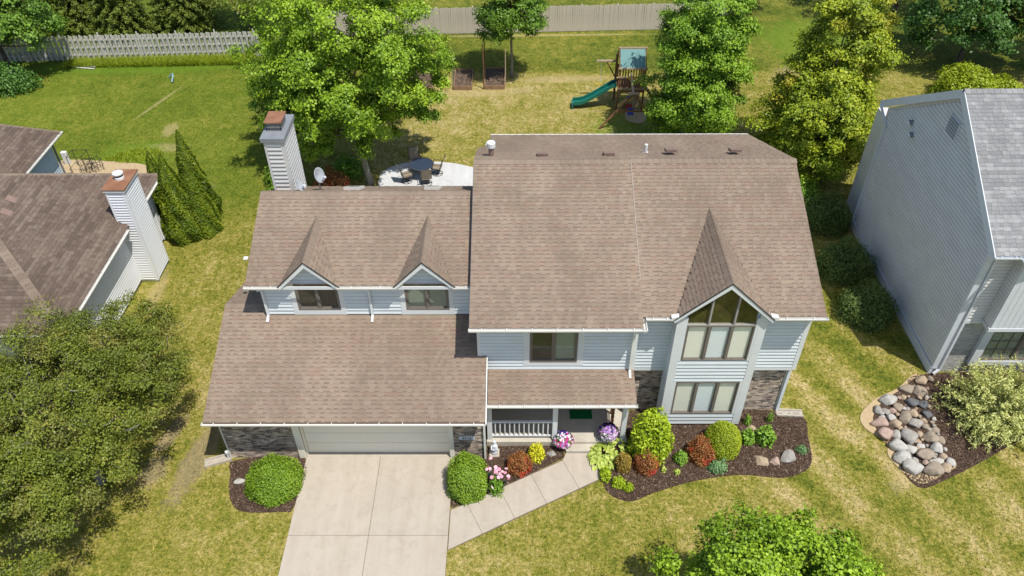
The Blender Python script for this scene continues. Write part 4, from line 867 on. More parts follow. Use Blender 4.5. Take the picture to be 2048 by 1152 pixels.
# ================================================================ PLAY SET
PS = thing('play_set', 'wooden swing and slide play tower with teal tarp roof in the back yard', 'play set', (6.5, 41.5, 0))
tx0, tx1, ty0, ty1, fz = 5.80, 7.25, 40.95, 42.35, 1.28
for x in (tx0, tx1):
    for y in (ty0, ty1): MB().box(x-.045, x+.045, y-.045, y+.045, 0, 2.62).build('post', M_CEDAR, PS)
m_ = MB()
for i in range(9): m_.box(tx0, tx1, ty0+.02+i*.155, ty0+.155+i*.155, fz-.03, fz)
m_.box(tx0, tx1, ty0-.07, ty0-.046, fz-.16, fz); m_.build('deck', M_CEDAR, PS)
for i in range(9): x = tx0+.1+i*.156; MB().box(x-.035, x+.035, ty0-.066, ty0-.045, fz+.05, fz+.78).build('slat', M_CEDAR, PS)
for i in range(9): x = tx0+.1+i*.156; MB().box(x-.035, x+.035, ty1+.045, ty1+.066, fz+.05, fz+.78).build('slat', M_CEDAR, PS)
for i in range(8): y = ty0+.12+i*.165; MB().box(tx1+.045, tx1+.066, y-.035, y+.035, fz+.05, fz+.78).build('slat', M_CEDAR, PS)
for z in (fz+.05, fz+.74): MB().box(tx0-.05, tx1+.05, ty0-.10, ty0-.067, z, z+.09).build('rail', M_CEDARP, PS)
MB().box(tx0-.05, tx1+.05, ty1+.07, ty1+.1, fz+.74, fz+.83).build('rail', M_CEDAR, PS)
ym = (ty0+ty1)/2; rz = 3.42
m_ = MB(); m_.prism([(tx0+.03, ty0-.05, 2.56), (tx0+.03, ym, rz), (tx0+.03, ty1+.05, 2.56), (tx0+.03, ty1+.05, 2.54), (tx0+.03, ym, rz-.02), (tx0+.03, ty0-.05, 2.54)], (tx1-tx0-.06, 0, 0)); m_.build('tarp_roof', M_TARP, PS)
for x in (tx0-.02, tx1+.02):
    MB().bar((x, ty0-.08, 2.5), (x, ym, rz+.03), .04, .09).build('rafter', M_CEDAR, PS); MB().bar((x, ty1+.08, 2.5), (x, ym, rz+.03), .04, .09).build('rafter', M_CEDAR, PS)
for z, y in ((rz, ym), (2.55, ty0-.06)): MB().box(tx0-.08, tx1+.1, y-.035, y+.035, z-.03, z+.06).build('roof_rail', M_CEDARP, PS)
# slide
m_ = MB(); S = [(5.72, 1.40), (5.5, 1.36), (5.0, 1.02), (4.4, .62), (3.9, .34), (3.65, .28), (3.3, .26)]; yy = 41.3
for i in range(len(S)-1):
    (a, za), (b, zb_) = S[i], S[i+1]
    for (y0, y1, h0, h1) in ((yy-.24, yy+.24, 0, .03), (yy-.29, yy-.235, 0, .2), (yy+.235, yy+.29, 0, .2)):
        m_.add([(a, y0, za+h0), (a, y1, za+h0), (a, y1, za+h1), (a, y0, za+h1), (b, y0, zb_+h0), (b, y1, zb_+h0), (b, y1, zb_+h1), (b, y0, zb_+h1)], [(0, 1, 2, 3), (7, 6, 5, 4), (3, 2, 6, 7), (1, 0, 4, 5), (0, 3, 7, 4), (2, 1, 5, 6)])
m_.box(3.24, 3.32, yy-.29, yy+.29, 0, .3); m_.build('slide', M_SLIDE, PS)
# swing beam and A frame
MB().bar((6.45, 40.9, 2.28), (6.38, 38.95, 2.02), .09, .13).build('swing_beam', M_CEDARP, PS)
for q in ((4.62, 38.8), (8.02, 39.05)): MB().bar((6.40, 39.0, 2.02), (q[0], q[1], 0), .085, .085).build('leg', M_CEDAR, PS)
MB().bar((5.52, 38.93, 1.0), (7.24, 38.98, 1.0), .04, .10).build('crossbar', M_CEDAR, PS); MB().box(6.12, 6.68, 38.9, 39.04, 2.04, 2.10).build('beam_cap', M_CEDARP, PS)
m_ = MB(); m_.prism([(6.2, 40.84, 2.06), (6.75, 40.84, 2.06), (6.48, 40.84, 1.84)], (0, .03, 0)); m_.build('bracket', M_YEL, PS)
for (y, matx, z) in ((40.2, M_RED, .45), (39.6, M_BLUE, .5)):
    sw = MB(); [sw.tube([(x, y, z+.05), (6.42, y, 2.1)], .008, 5) for x in (6.3, 6.56)]; so_ = sw.build('swing_chain', M_METAL, PS); MB().box(6.24, 6.60, y-.13, y+.13, z-.02, z+.06).build('seat', matx, so_, bevel=.03); MB().box(6.24, 6.60, y+.09, y+.13, z+.06, z+.28).build('seat_back', matx, so_, bevel=.015)
# ladder with yellow grips and monkey bar arm
for y in (41.2, 41.75): MB().bar((7.3, y, 1.35), (8.25, y, 0), .05, .09).build('ladder_rail', M_CEDAR, PS)
for k in range(5): t_ = (k+.6)/5.5; MB().bar((7.3+.95*t_, 41.2, 1.35-1.35*t_), (7.3+.95*t_, 41.75, 1.35-1.35*t_), .09, .03).build('rung', M_CEDARP, PS)
m_ = MB(); [m_.tube([(7.32, y, 1.4), (7.45, y, 1.85), (7.75, y, 1.45), (7.95, y, .85)], .022, 6) for y in (41.15, 41.8)]; m_.build('grip', M_YEL, PS)
MB().bar((4.62, 42.2, 2.42), (5.75, 42.2, 2.42), .11, .09).build('trapeze_beam', M_CEDARP, PS); MB().bar((5.75, 42.2, 1.4), (5.2, 42.2, 2.38), .05, .07).build('brace', M_CEDAR, PS)
m_ = MB(); [m_.tube([(4.9, 42.2, 2.4), (4.9, 42.2+o_, 1.0)], .008, 5) for o_ in (-.02, .02)]; tz = m_.build('trapeze_rope', M_STATUE, PS); MB().tube([(4.62, 42.2, 1.0), (5.16, 42.2, 1.0)], .025, 8).build('trapeze_bar', M_YEL, tz)
for x in (5.74,): MB().box(x-.05, x+.03, ty1-.3, ty1-.2, 0, 2.9).build('post', M_CEDAR, PS)
spd = slab(smooth_loop([(6.3, 39.75), (6.9, 39.4), (7.35, 39.7), (7.4, 40.6), (6.9, 41.0), (6.3, 40.6)], 4), .001, .02).build('sand_patch', M_SAND); tag(spd, kind='structure')
# toy house under the tower
th_ = thing('toy_play_slide', 'tan and yellow plastic toddler slide under the wooden play tower', 'toy', (6.2, 41.3, 0)); m_ = MB(); m_.prism([(5.85, 41.1, .05), (6.7, 41.1, .65), (6.7, 41.1, .55), (5.85, 41.1, 0)], (0, .35, 0)); m_.build('chute', M_YEL, th_); MB().box(6.7, 7.05, 41.05, 41.5, 0, .9).build('tower', M_SAND, th_, bevel=.04); MB().box(6.45, 6.62, 41.55, 41.75, 0, .5).build('step', M_BLUE, th_, bevel=.03)
# ================================================================ PATIO SET
TB = thing('patio_table', 'round glass patio table with dark bronze frame on the white patio', 'table', (-4.78, 34.05, .06))
m_ = MB(); c0 = Vector((-4.78, 34.05, .06)); R_ = .62
ring = [c0+Vector((R_*math.cos(a*.2244), R_*math.sin(a*.2244), .70)) for a in range(29)]
m_.tube(ring, .02, 6, False); m_.split('rim', M_BRONZE, TB)
tg = NT('table_glass'); tg.fin((.03, .04, .06), .08, .6); tgl = tg.m
m_ = MB(); m_.lathe((c0.x, c0.y, c0.z+.695), [(.60, 0), (.60, .008)], 28); m_.build('glass_top', tgl, TB)
for k in range(4): a = .5+k*1.5708; MB().tube([c0+Vector((.5*math.cos(a), .5*math.sin(a), 0)), c0+Vector((.30*math.cos(a), .30*math.sin(a), .35)), c0+Vector((.58*math.cos(a), .58*math.sin(a), .69))], .018, 6).build('leg', M_BRONZE, TB)
m_ = MB(); m_.tube([c0+Vector((.29*math.cos(a*.5236), .29*math.sin(a*.5236), .34)) for a in range(13)], .012, 5, False); m_.build('stretcher', M_BRONZE, TB)
def chair():
    t = thing('patio_chair', 'x', 'chair', (0, 0, 0), 'swivel chairs round the patio table')
    m_ = MB(); m_.tube([(.27*math.cos(a*.349), .27*math.sin(a*.349), .02) for a in range(19)], .016, 6, False); m_.bar((-.27, 0, .03), (.27, 0, .03), .03, .02); m_.bar((0, -.27, .03), (0, .27, .03), .03, .02); m_.build('base_ring', M_BRONZE, t)
    MB().tube([(0, 0, .02), (0, 0, .36)], .03, 8).build('pedestal', M_BRONZE, t)
    m_ = MB(); m_.obox((0, .02, .40), (.24, 0, 0), (0, .25, .02), (0, -.001, .012)); m_.build('seat', M_SLING, t)
    m_ = MB(); P = [(-.20, .42), (-.26, .65), (-.36, .92), (-.44, 1.04)]
    for (y0, z0_), (y1, z1_) in zip(P, P[1:]): m_.add([(-.24, y0, z0_), (.24, y0, z0_), (.24, y1, z1_), (-.24, y1, z1_), (-.24, y0-.015, z0_), (.24, y0-.015, z0_), (.24, y1-.015, z1_), (-.24, y1-.015, z1_)], [(0, 1, 2, 3), (7, 6, 5, 4)])
    m_.build('backrest', M_SLING, t)
    for sg in (-1, 1):
        m_ = MB(); m_.tube([(sg*.255, .26, .41), (sg*.255, -.2, .40), (sg*.255, -.26, .65), (sg*.255, -.36, .92), (sg*.255, -.45, 1.06)], .017, 6); m_.tube([(sg*.265, -.25, .64), (sg*.28, .0, .66), (sg*.28, .22, .63), (sg*.265, .25, .41)], .017, 6); m_.build('side_frame', M_BRONZE, t)
    MB().tube([(-.255, -.45, 1.06), (.255, -.45, 1.06)], .017, 6).build('top_bar', M_BRONZE, t)
    return t
ch0 = chair()
for i, (x, y, a, lb) in enumerate([(-5.15, 34.72, 200, 'tan sling patio chair on the lawn side of the table, facing the house'), (-4.02, 34.25, 80, 'tan sling patio chair at the table on the side of the open white patio'), (-4.50, 33.35, 12, 'tan sling patio chair with its back to the house'), (-5.52, 33.55, -65, 'tan sling patio chair nearest the maple trunk')]):
    o = ch0 if i == 0 else copy_tree(ch0); o.location = (x, y, .06); o.rotation_euler = (0, 0, math.radians(a)); o['label'] = lb
# ================================================================ RAISED BEDS
def rbed(label, x0, x1, y0, y1, h=.26):
    t = thing('raised_garden_bed', label, 'garden bed', ((x0+x1)/2, (y0+y1)/2, 0), 'raised beds in the back yard')
    for a in ((x0, x1, y0-.04, y0), (x0, x1, y1, y1+.04), (x0-.04, x0, y0-.04, y1+.04), (x1, x1+.04, y0-.04, y1+.04)): MB().box(a[0], a[1], a[2], a[3], 0, h).build('board', M_BEDW, t)
    V = []; F = []; nx, ny = 14, 24
    for j in range(ny+1):
        for i in range(nx+1):
            x = x0+(x1-x0)*i/nx; y = y0+(y1-y0)*j/ny; V.append((x, y, h-.10+.10*mnoise.noise((x*4, y*4, 1))+.05*mnoise.noise((x*11, y*11, 5))))
    for j in range(ny):
        for i in range(nx): a = j*(nx+1)+i; F.append((a, a+1, a+nx+2, a+nx+1))
    m_ = MB(); m_.add(V, F); m_.build('soil', M_SOIL, t); return t
rbed('open raised bed of lumpy brown soil with grey hoops at its side', -3.70, -2.66, 43.45, 45.7)
rbed('raised bed in the small tree shade with tall wooden poles at its corners', -1.84, -.70, 43.5, 45.85)
rbed('raised bed half hidden under the big maple branches', -6.3, -5.0, 43.3, 45.6)
for i, (x, y, h, mt, lb) in enumerate([(-1.90, 43.5, 2.9, M_CEDAR, 'tall brown garden pole at the front corner of the shaded raised bed'), (-1.92, 45.9, 2.6, M_CEDAR, 'tall brown garden pole at the far corner of the shaded raised bed'), (-.62, 43.9, 2.3, M_CEDARP, 'leaning pale garden stake on the tree side of the shaded raised bed'), (-3.78, 44.0, 1.7, M_METAL, 'grey metal garden stake beside the open raised bed'), (-3.80, 44.9, 1.7, M_METAL, 'grey metal garden stake behind another at the open raised bed')]):
    m_ = MB(); m_.tube([(x, y, 0), (x+.01, y+.01, h*.5), (x-.03+.02*i, y+.05, h)], [.035, .032, .028], 7); tag(m_.build('garden_stake', mt, None, (x, y, 0)), lb, 'stake')
# ================================================================ SMALL THINGS ROUND THE HOUSE
def blob(name, label, cat, c, r, mat, seed, group=None, z=None, flat=.7, n=2, rough=.22, sink=.3, ang=.78, smooth=True):
    """a boulder: an icosphere pushed about by noise, flattened facets"""
    import bmesh
    bm = bmesh.new(); bmesh.ops.create_icosphere(bm, subdivisions=n+1, radius=1)
    for v in bm.verts:
        k = 1+rough*mnoise.noise(Vector(v.co)*1.1+Vector((seed*3.1, seed, 0)))+rough*.4*mnoise.noise(Vector(v.co)*2.7+Vector((seed, 9, seed)))
        co = v.co*k
        for pl in range(7):
            d = Vector((math.sin(seed*1.7+pl*2.1), math.cos(seed*2.3+pl*1.3), .6*math.sin(seed+pl*1.9))).normalized(); e = co.dot(d)-ang
            if e > 0: co = co-d*e*.85
        v.co = Vector((co.x*r[0], co.y*r[1], co.z*r[2]*flat))
    me = bpy.data.meshes.new(name); bm.to_mesh(me); bm.free(); me.polygons.foreach_set('use_smooth', [smooth]*len(me.polygons)); me.materials.append(mat)
    o = bpy.data.objects.new(name, me); col.objects.link(o); o.location = (c[0], c[1], (z if z is not None else r[2]*flat*(1-sink)))
    o.rotation_euler = (0, 0, seed*1.3); return tag(o, label, cat, group)
def rockmat(name, c):
    t = NT(name); v = t.coord(); n = t.noise(v, 5, 5, .7); cc = t.ramp(n, [(.25, tuple(x*.62 for x in c)), (.5, c), (.75, tuple(min(.8, x*1.25) for x in c))])
    cc = t.mix(t.math('MULTIPLY', t.sstep(t.noise(v, 45, 2), .55, .7), .4), cc, (.12, .11, .10)); t.bump(t.noise(v, 18, 5, .7), .5, .03); return t.fin(cc, .9, .2)
RK = dict(lg=rockmat('pale_grey_rock', (.42, .405, .37)), g=rockmat('grey_rock', (.325, .305, .275)), dg=rockmat('dark_rock', (.13, .135, .14)), pk=rockmat('pink_rock', (.40, .29, .24)), tn=rockmat('tan_rock', (.40, .31, .215)), br=rockmat('brown_rock', (.31, .255, .195)), wh=rockmat('white_rock', (.47, .455, .42)))
RL = dict(lg='pale grey rounded boulder in the rock pile', g='mid grey boulder in the rock pile', dg='dark charcoal boulder in the rock pile beside the feathery shrub', pk='pinkish red boulder at the lawn edge of the rock pile', tn='tan sandstone boulder in the rock pile', br='brownish grey boulder in the rock pile', wh='chalky white stone in the rock pile')
rocks = [(670, 255, 62, 42, 'tn'), (545, 320, 58, 42, 'br'), (650, 345, 62, 52, 'br'), (400, 415, 76, 52, 'lg'), (590, 430, 62, 42, 'dg'), (685, 450, 46, 40, 'dg'), (315, 497, 40, 43, 'g'), (380, 505, 37, 36, 'g'), (480, 470, 46, 40, 'br'), (420, 555, 46, 36, 'lg'), (600, 520, 50, 36, 'tn'), (535, 560, 56, 56, 'br'), (330, 600, 70, 42, 'pk'), (455, 610, 52, 40, 'tn'), (620, 605, 67, 46, 'g'), (370, 690, 66, 56, 'pk'), (710, 635, 36, 32, 'br'), (790, 660, 38, 30, 'br'), (560, 715, 72, 74, 'g'), (655, 690, 32, 32, 'tn'), (740, 725, 59, 56, 'br'), (830, 735, 32, 36, 'br'), (465, 700, 46, 40, 'lg'), (470, 790, 77, 56, 'lg'), (585, 820, 50, 40, 'wh'), (672, 788, 40, 24, 'wh'), (650, 748, 24, 26, 'tn'), (795, 810, 57, 46, 'wh'), (690, 860, 86, 52, 'br'), (850, 868, 32, 32, 'tn'), (510, 890, 77, 50, 'lg'), (610, 905, 32, 32, 'g'), (800, 910, 62, 27, 'lg'), (910, 925, 47, 37, 'wh'), (710, 925, 33, 27, 'pk'), (595, 970, 90, 54, 'lg'), (775, 990, 87, 54, 'br'), (870, 970, 47, 40, 'tn'), (345, 550, 26, 22, 'wh'), (520, 385, 28, 24, 'tn'), (440, 490, 42, 24, 'pk'), (720, 530, 46, 34, 'dg'), (690, 575, 33, 24, 'tn'), (745, 235, 34, 26, 'br'), (500, 640, 26, 22, 'tn'), (800, 770, 22, 20, 'tn'), (560, 485, 26, 20, 'g')]
rockbed = slab(smooth_loop([G(1680+x/4.114, 700+y/4.114)[:2] for x, y in ((620, 200), (470, 320), (300, 400), (170, 530), (200, 640), (370, 760), (400, 880), (520, 1010), (650, 1100), (760, 1080), (850, 1020), (960, 950), (860, 780), (780, 560), (740, 330))], 4), .001, .03).build('rock_bed_sand', M_SAND); tag(rockbed, kind='structure')
rb2 = slab(smooth_loop([G(1680+x/4.114, 700+y/4.114)[:2] for x, y in ((640, 230), (500, 330), (350, 430), (270, 560), (320, 690), (430, 780), (470, 920), (600, 1000), (760, 1030), (860, 1000), (930, 930), (860, 780), (780, 560), (740, 330))], 4), .001, .045).build('rock_bed_soil', M_MULCH); tag(rb2, kind='structure')
for i, (x, y, a, b, k) in enumerate(rocks):
    f = 1/4.114*28.2/1577; r_ = a*f*1.04; rb_ = b*f*1.24; p = G(1680+x/4.114, 700+y/4.114, .10)
    bo_ = blob('boulder', ('large ' if a*b > 3000 else 'small ' if a*b < 1300 else 'medium sized ')+RL[k], 'boulder', p, (r_, rb_, min(r_, rb_)*.95), RK[k], i+1, 'boulders of the rock pile', None, .75, 2, .3, .3, .68); bo_.rotation_euler = (0, 0, rnd.uniform(-.2, .2))
g_r = np.random.default_rng(77); nf = 0
for q in range(400):
    x, y = g_r.uniform(270, 900), g_r.uniform(230, 1010)
    if nf >= 34 or not inside([(640, 240), (500, 330), (350, 430), (280, 560), (320, 690), (430, 780), (480, 920), (600, 1000), (760, 1020), (860, 990), (920, 930), (850, 780), (770, 560), (730, 330)], np.array([x]), np.array([y]))[0]: continue
    if any(((x-a[0])/a[2])**2+((y-a[1])/a[3])**2 < 1.0 for a in rocks): continue
    k = ('tn', 'br', 'lg', 'pk', 'g')[nf % 5]; r_ = g_r.uniform(.06, .10); p = G(1680+x/4.114, 700+y/4.114, .06); nf += 1; rocks.append((x, y, r_*150, r_*150, k))
    blob('cobble', dict(tn='tan', br='brown', lg='pale grey', pk='pinkish', g='grey')[k]+' fist sized cobble wedged between larger rocks', 'cobble', p, (r_, r_*1.1, r_*.9), RK[k], nf*1.7, 'cobbles filling the rock pile', .10, .8, 1, .3, .3, .7)
for (u, v, rx, ry, k, lb, h) in ((1525, 922, .32, .36, 'tn', 'flat tan flagstone lying in the mulch by the curved bed edge', .12), (1551, 924, .22, .27, 'pk', 'small pinkish triangular stone between two larger bed stones', .12), (1577, 917, .32, .34, 'g', 'angular grey stone standing out of the mulch', .26), (1103, 908, .22, .19, 'g', 'small speckled grey stone beside the gold shrub', .12), (480, 963, .16, .28, 'wh', 'pale flat stone beside the clipped bush left of the driveway', .10), (1502, 857, .24, .2, 'tn', 'tan stone half hidden by the leafy green plant', .16), (1338, 908, .07, .1, 'pk', 'narrow pinkish stone at the foot of the large green shrub', .14)):
    p = G(u, v, .05); blob('stone', lb, 'stone', p, (rx, ry, h), RK[k], u*.013, None, None, .8, 2, .3, .45, .5, False)
def splash(label, p, L, a):
    t = thing('splash_block', label, 'splash block', (p[0], p[1], 0), None, a); R0 = ROOTLOC[t.name]; m_ = MB()
    def bx(x0, x1, y0, y1, z0, z1): m_.box(R0.x+x0, R0.x+x1, R0.y+y0, R0.y+y1, R0.z+z0, R0.z+z1)
    bx(-L/2, L/2, -.16, .16, .0, .05); m_.build('tray', M_STONE, t); m_ = MB(); bx(-L/2, L/2, -.16, -.11, .05, .1); bx(-L/2, L/2, .11, .16, .05, .1); m_.split('rim', M_STONE, t)
splash('pale concrete splash block beside the dark garage side shadow', G(437, 922), .9, .35)
splash('long concrete splash block at the right brick corner of the house', G(1578, 828), .95, -.06)
MB().lathe((-9.93, 16.52, 0), [(.03, 0), (.03, .3), (.06, .32), (.06, .42), (.02, .46)], 8).build('pipe_cap', M_PVC, HS)
# statue
st = thing('garden_statue', 'small white robed garden statue on a square stone plinth by the porch', 'statue', G(989, 908)); p = Vector(G(989, 908)); M_ = MB(); M_.obox(p+Vector((0, 0, .05)), (.17, 0, 0), (0, .17, 0), (0, 0, .03)); M_.build('plinth', M_STONE, st)
M_ = MB(); M_.lathe(p+Vector((0, 0, .08)), [(.12, 0), (.115, .05), (.10, .2), (.085, .32), (.10, .40), (.085, .46), (.04, .49), (.035, .51), (.055, .55), (.06, .59), (.045, .64), (.01, .665)], 14); M_.build('figure', M_STATUE, st, smooth=True)
M_ = MB(); M_.tube([p+Vector((.085, -.02, .50)), p+Vector((.10, -.09, .38)), p+Vector((.0, -.13, .36))], [.03, .028, .02], 7); M_.tube([p+Vector((-.085, -.02, .50)), p+Vector((-.10, -.09, .38)), p+Vector((.0, -.13, .37))], [.03, .028, .02], 7); M_.build('arms', M_STATUE, st, smooth=True)
# door mat
x0, y0, _ = G(1140, 838, .26); x1, y1, _ = G(1183, 820, .26); tag(MB().box(x0, x1, y0, y1, .262, .278).build('door_mat', M_MAT, None, (x0, y0, .26)), 'dark green door mat on the shaded porch floor', 'mat')
# hoses
p = Vector(G(1262, 893)); m_ = MB(); pts = []
for k in range(60): a = k*.42; r_ = .20+.06*math.sin(k*.37); pts.append(p+Vector((r_*math.cos(a), r_*.9*math.sin(a), .05+.004*k*.6)))
m_.tube(pts, .014, 5); tag(m_.build('garden_hose', M_HOSE, None, tuple(p)), 'coiled dark green garden hose behind the hosta', 'hose')
p = Vector(G(342, 160)); m_ = MB(); m_.tube([p+Vector((-.2, .3, .05)), p+Vector((.1, .25, .3)), p+Vector((.25, -.1, .35)), p+Vector((.25, -.5, .1))], .05, 7); tag(m_.build('bent_pipe', M_HOSEB, None, tuple(p)), 'bent pale blue pipe standing in the left rear lawn', 'pipe')
# vegetable corner behind the left neighbour
gb = slab(smooth_loop([G(u, v)[:2] for u, v in ((120, 322), (200, 322), (290, 330), (300, 350), (200, 352), (118, 350))], 4), .001, .02).build('gravel_bed', M_SAND); tag(gb, kind='structure')
x, y, _ = G(146, 346); gc = thing('garden_cage', 'dark wire plant cage beside the left neighbour rear wing', 'cage', (x, y, 0))
m_ = MB()
for (a, b) in ((0, 0), (.75, 0), (0, .7), (.75, .7)): m_.tube([(x+a, y+b, 0), (x+a, y+b, .95)], .018, 6)
m_.split('post', M_BLACK, gc); m_ = MB(); Z = .95
for (a, b, c_, d_) in ((0, 0, .75, 0), (.75, 0, .75, .7), (.75, .7, 0, .7), (0, .7, 0, 0)): m_.tube([(x+a, y+b, Z), (x+c_, y+d_, Z)], .016, 6)
m_.split('top_frame', M_BLACK, gc)
for k in range(3): xx, yy_, _ = G(176+k*11, 344-2*k); m_ = MB(); [m_.tube([(xx+.3*math.cos(a*.524), yy_+.3*math.sin(a*.524), zz) for a in range(13)], .012, 5, False) for zz in (.3, .6)]; [m_.tube([(xx+.3*math.cos(a*1.57), yy_+.3*math.sin(a*1.57), 0), (xx+.3*math.cos(a*1.57), yy_+.3*math.sin(a*1.57), .75)], .012, 5) for a in range(4)]; tag(m_.build('plant_cage', M_BLACK, None, (xx, yy_, 0)), 'round black wire plant support in the vegetable corner', 'plant support', 'wire supports in the vegetable corner')
x, y, _ = G(137, 328); tag(MB().box(x-.14, x+.14, y-.1, y+.1, 0, .75).build('white_bin', M_PVC, None, (x, y, 0), bevel=.03), 'upright white plastic bin by the corner of the rear wing', 'bin')
p = G(165, 134); m_ = MB()
for k in range(3): m_.bar((p[0]-1.0+.2*k, p[1]+.2*k, .05+.03*k), (p[0]+.9, p[1]-.35+.22*k, .05+.03*k), .12, .03)
tag(m_.build('loose_boards', M_WOODG, None, p), 'few loose grey boards lying on the grass by the picket fence', 'boards')
# ================================================================ VEGETATION
def rdir(g, n):
    v = g.normal(size=(n, 3)); return v/np.linalg.norm(v, axis=1, keepdims=True)
def leaf_quads(g, C, N, L, W, fold=.18):
    """kite shaped leaves at C with normals N"""
    n = len(C); r = rdir(g, n); d = np.cross(N, r); d /= np.linalg.norm(d, axis=1, keepdims=True)+1e-9; s = np.cross(N, d)
    L = L[:, None]; W = W[:, None]
    V = np.stack([C-d*L*.5, C+s*W*.5+N*W*fold, C+d*L*.5-N*L*.12, C-s*W*.5+N*W*fold], 1).reshape(-1, 3)
    return V, np.arange(4*n).reshape(-1, 4)
def tufts(g, ells, n, clumps, cl_r, low=-.55, core=.0):
    """tuft centres grouped in clumps over the shells of some ellipsoids -> points, outward dirs, clump value"""
    P, D, Q, CC = [], [], [], []
    vol = np.array([e[3]*e[4]*e[5] for e in ells])**.67; vol = vol/vol.sum()
    for e, f in zip(ells, vol):
        c = np.array(e[:3]); r = np.array(e[3:6]); k = max(3, int(clumps*f)); d = rdir(g, k*3); d = d[d[:, 2] > low][:k]; k = len(d)
        rad = g.uniform(.5, 1.04, k); cc = c+d*r*rad[:, None]; nt = max(1, int(n*f/k)); rm = cl_r*(r.mean())*g.uniform(.65, 1.25, k)
        dd = rdir(g, k*nt).reshape(k, nt, 3); dd[:, :, 2] = np.where(dd[:, :, 2] < -.1, -dd[:, :, 2]*.7, dd[:, :, 2])
        rr = g.uniform(.35, 1., (k, nt, 1))**.6
        p = cc[:, None, :]+dd*rr*rm[:, None, None]*np.array([1, 1, .6])
        P.append(p.reshape(-1, 3)); o = dd*.6+d[:, None, :]*.5+np.array([0, 0, .45]); D.append(o.reshape(-1, 3)); Q.append(np.repeat(g.uniform(0, 1, k), nt)); CC.append(cc)
    P, D, Q = np.concatenate(P), np.concatenate(D), np.concatenate(Q); D /= np.linalg.norm(D, axis=1, keepdims=True)
    return P, D, Q, np.concatenate(CC)
def foliage(g, P, D, Q, per, L, W, spread, wild=.45, flat=.75):
    n = len(P)*per; C = np.repeat(P, per, 0)+g.normal(0, 1, (n, 3))*spread*np.array([1, 1, flat]); C[:, 2] = np.maximum(C[:, 2], .04)
    N = np.repeat(D, per, 0)+g.normal(0, wild, (n, 3)); N /= np.linalg.norm(N, axis=1, keepdims=True)
    l = L*g.uniform(.65, 1.3, n); V, F = leaf_quads(g, C, N, l, l*W)
    return V, F, np.clip(np.repeat(Q, per)*.45+g.uniform(0, 1, n)*.55, 0, 1)
def limbs(base, CC, h0, r0, bark, root, g, nl=14, lean=(0, 0)):
    b = Vector(base); m_ = MB(); top = b+Vector((lean[0], lean[1], h0))
    zt = float(CC[:, 2].max()); cxy = CC.mean(0); mid = Vector((float(cxy[0]), float(cxy[1]), h0+(zt-h0)*.45)); tip = Vector((float(cxy[0]), float(cxy[1]), h0+(zt-h0)*.85))
    m_.tube([b-Vector((0, 0, .1)), b+Vector((0, 0, .15)), b.lerp(top, .5)+Vector((.03, .02, 0)), top, mid, tip], [r0*1.5, r0*1.15, r0, r0*.85, r0*.5, r0*.15], 9); m_.build('trunk', bark, root, smooth=True)
    m_ = MB(); idx = g.permutation(len(CC))[:nl]
    for i in idx:
        e = Vector(CC[i]); t = min(.9, max(.05, (e.z-h0)/(zt-h0+.01)*.7)); s = top.lerp(tip, t*.8); md = s.lerp(e, .5)+Vector((0, 0, -.1*(e-s).length*.3)); r = r0*.42*(1-t*.6)
        m_.tube([s, md, e], [r, r*.6, r*.2], 6)
    m_.build('limbs', bark, root, smooth=True)
def tree(name, label, base, ells, mat, n=1200, per=16, L=.13, W=.8, spread=.20, clumps=60, cl_r=.34, trunk=(1.8, .14), bark=None, seed=1, group=None, wild=.42, low=-.55, cat='tree', nl=14, lean=(0, 0), flat=.75, twigs=0):
    g = np.random.default_rng(seed); t = thing(name, label, cat, (base[0], base[1], 0), group)
    P, D, Q, CC = tufts(g, ells, n, clumps, cl_r, low); V, F, va = foliage(g, P, D, Q, per, L, W, spread, wild, flat)
    np_mesh('crown', V, F, mat, t, var=va)
    limbs((base[0], base[1], 0), CC, trunk[0], trunk[1], bark or M_BARK, t, g, nl, lean)
    if twigs:
        m_ = MB()
        for i in g.integers(0, len(P), twigs):
            c = Vector(CC[np.argmin(((CC-P[i])**2).sum(1))]); e = Vector(P[i]); e += (e-c)*.35; m_.tube([c, c.lerp(e, .5)+Vector(g.normal(0, .05, 3)), e], [.014, .009, .003], 4)
        m_.build('twigs', bark or M_BARK, t, kind='stuff')
    return t
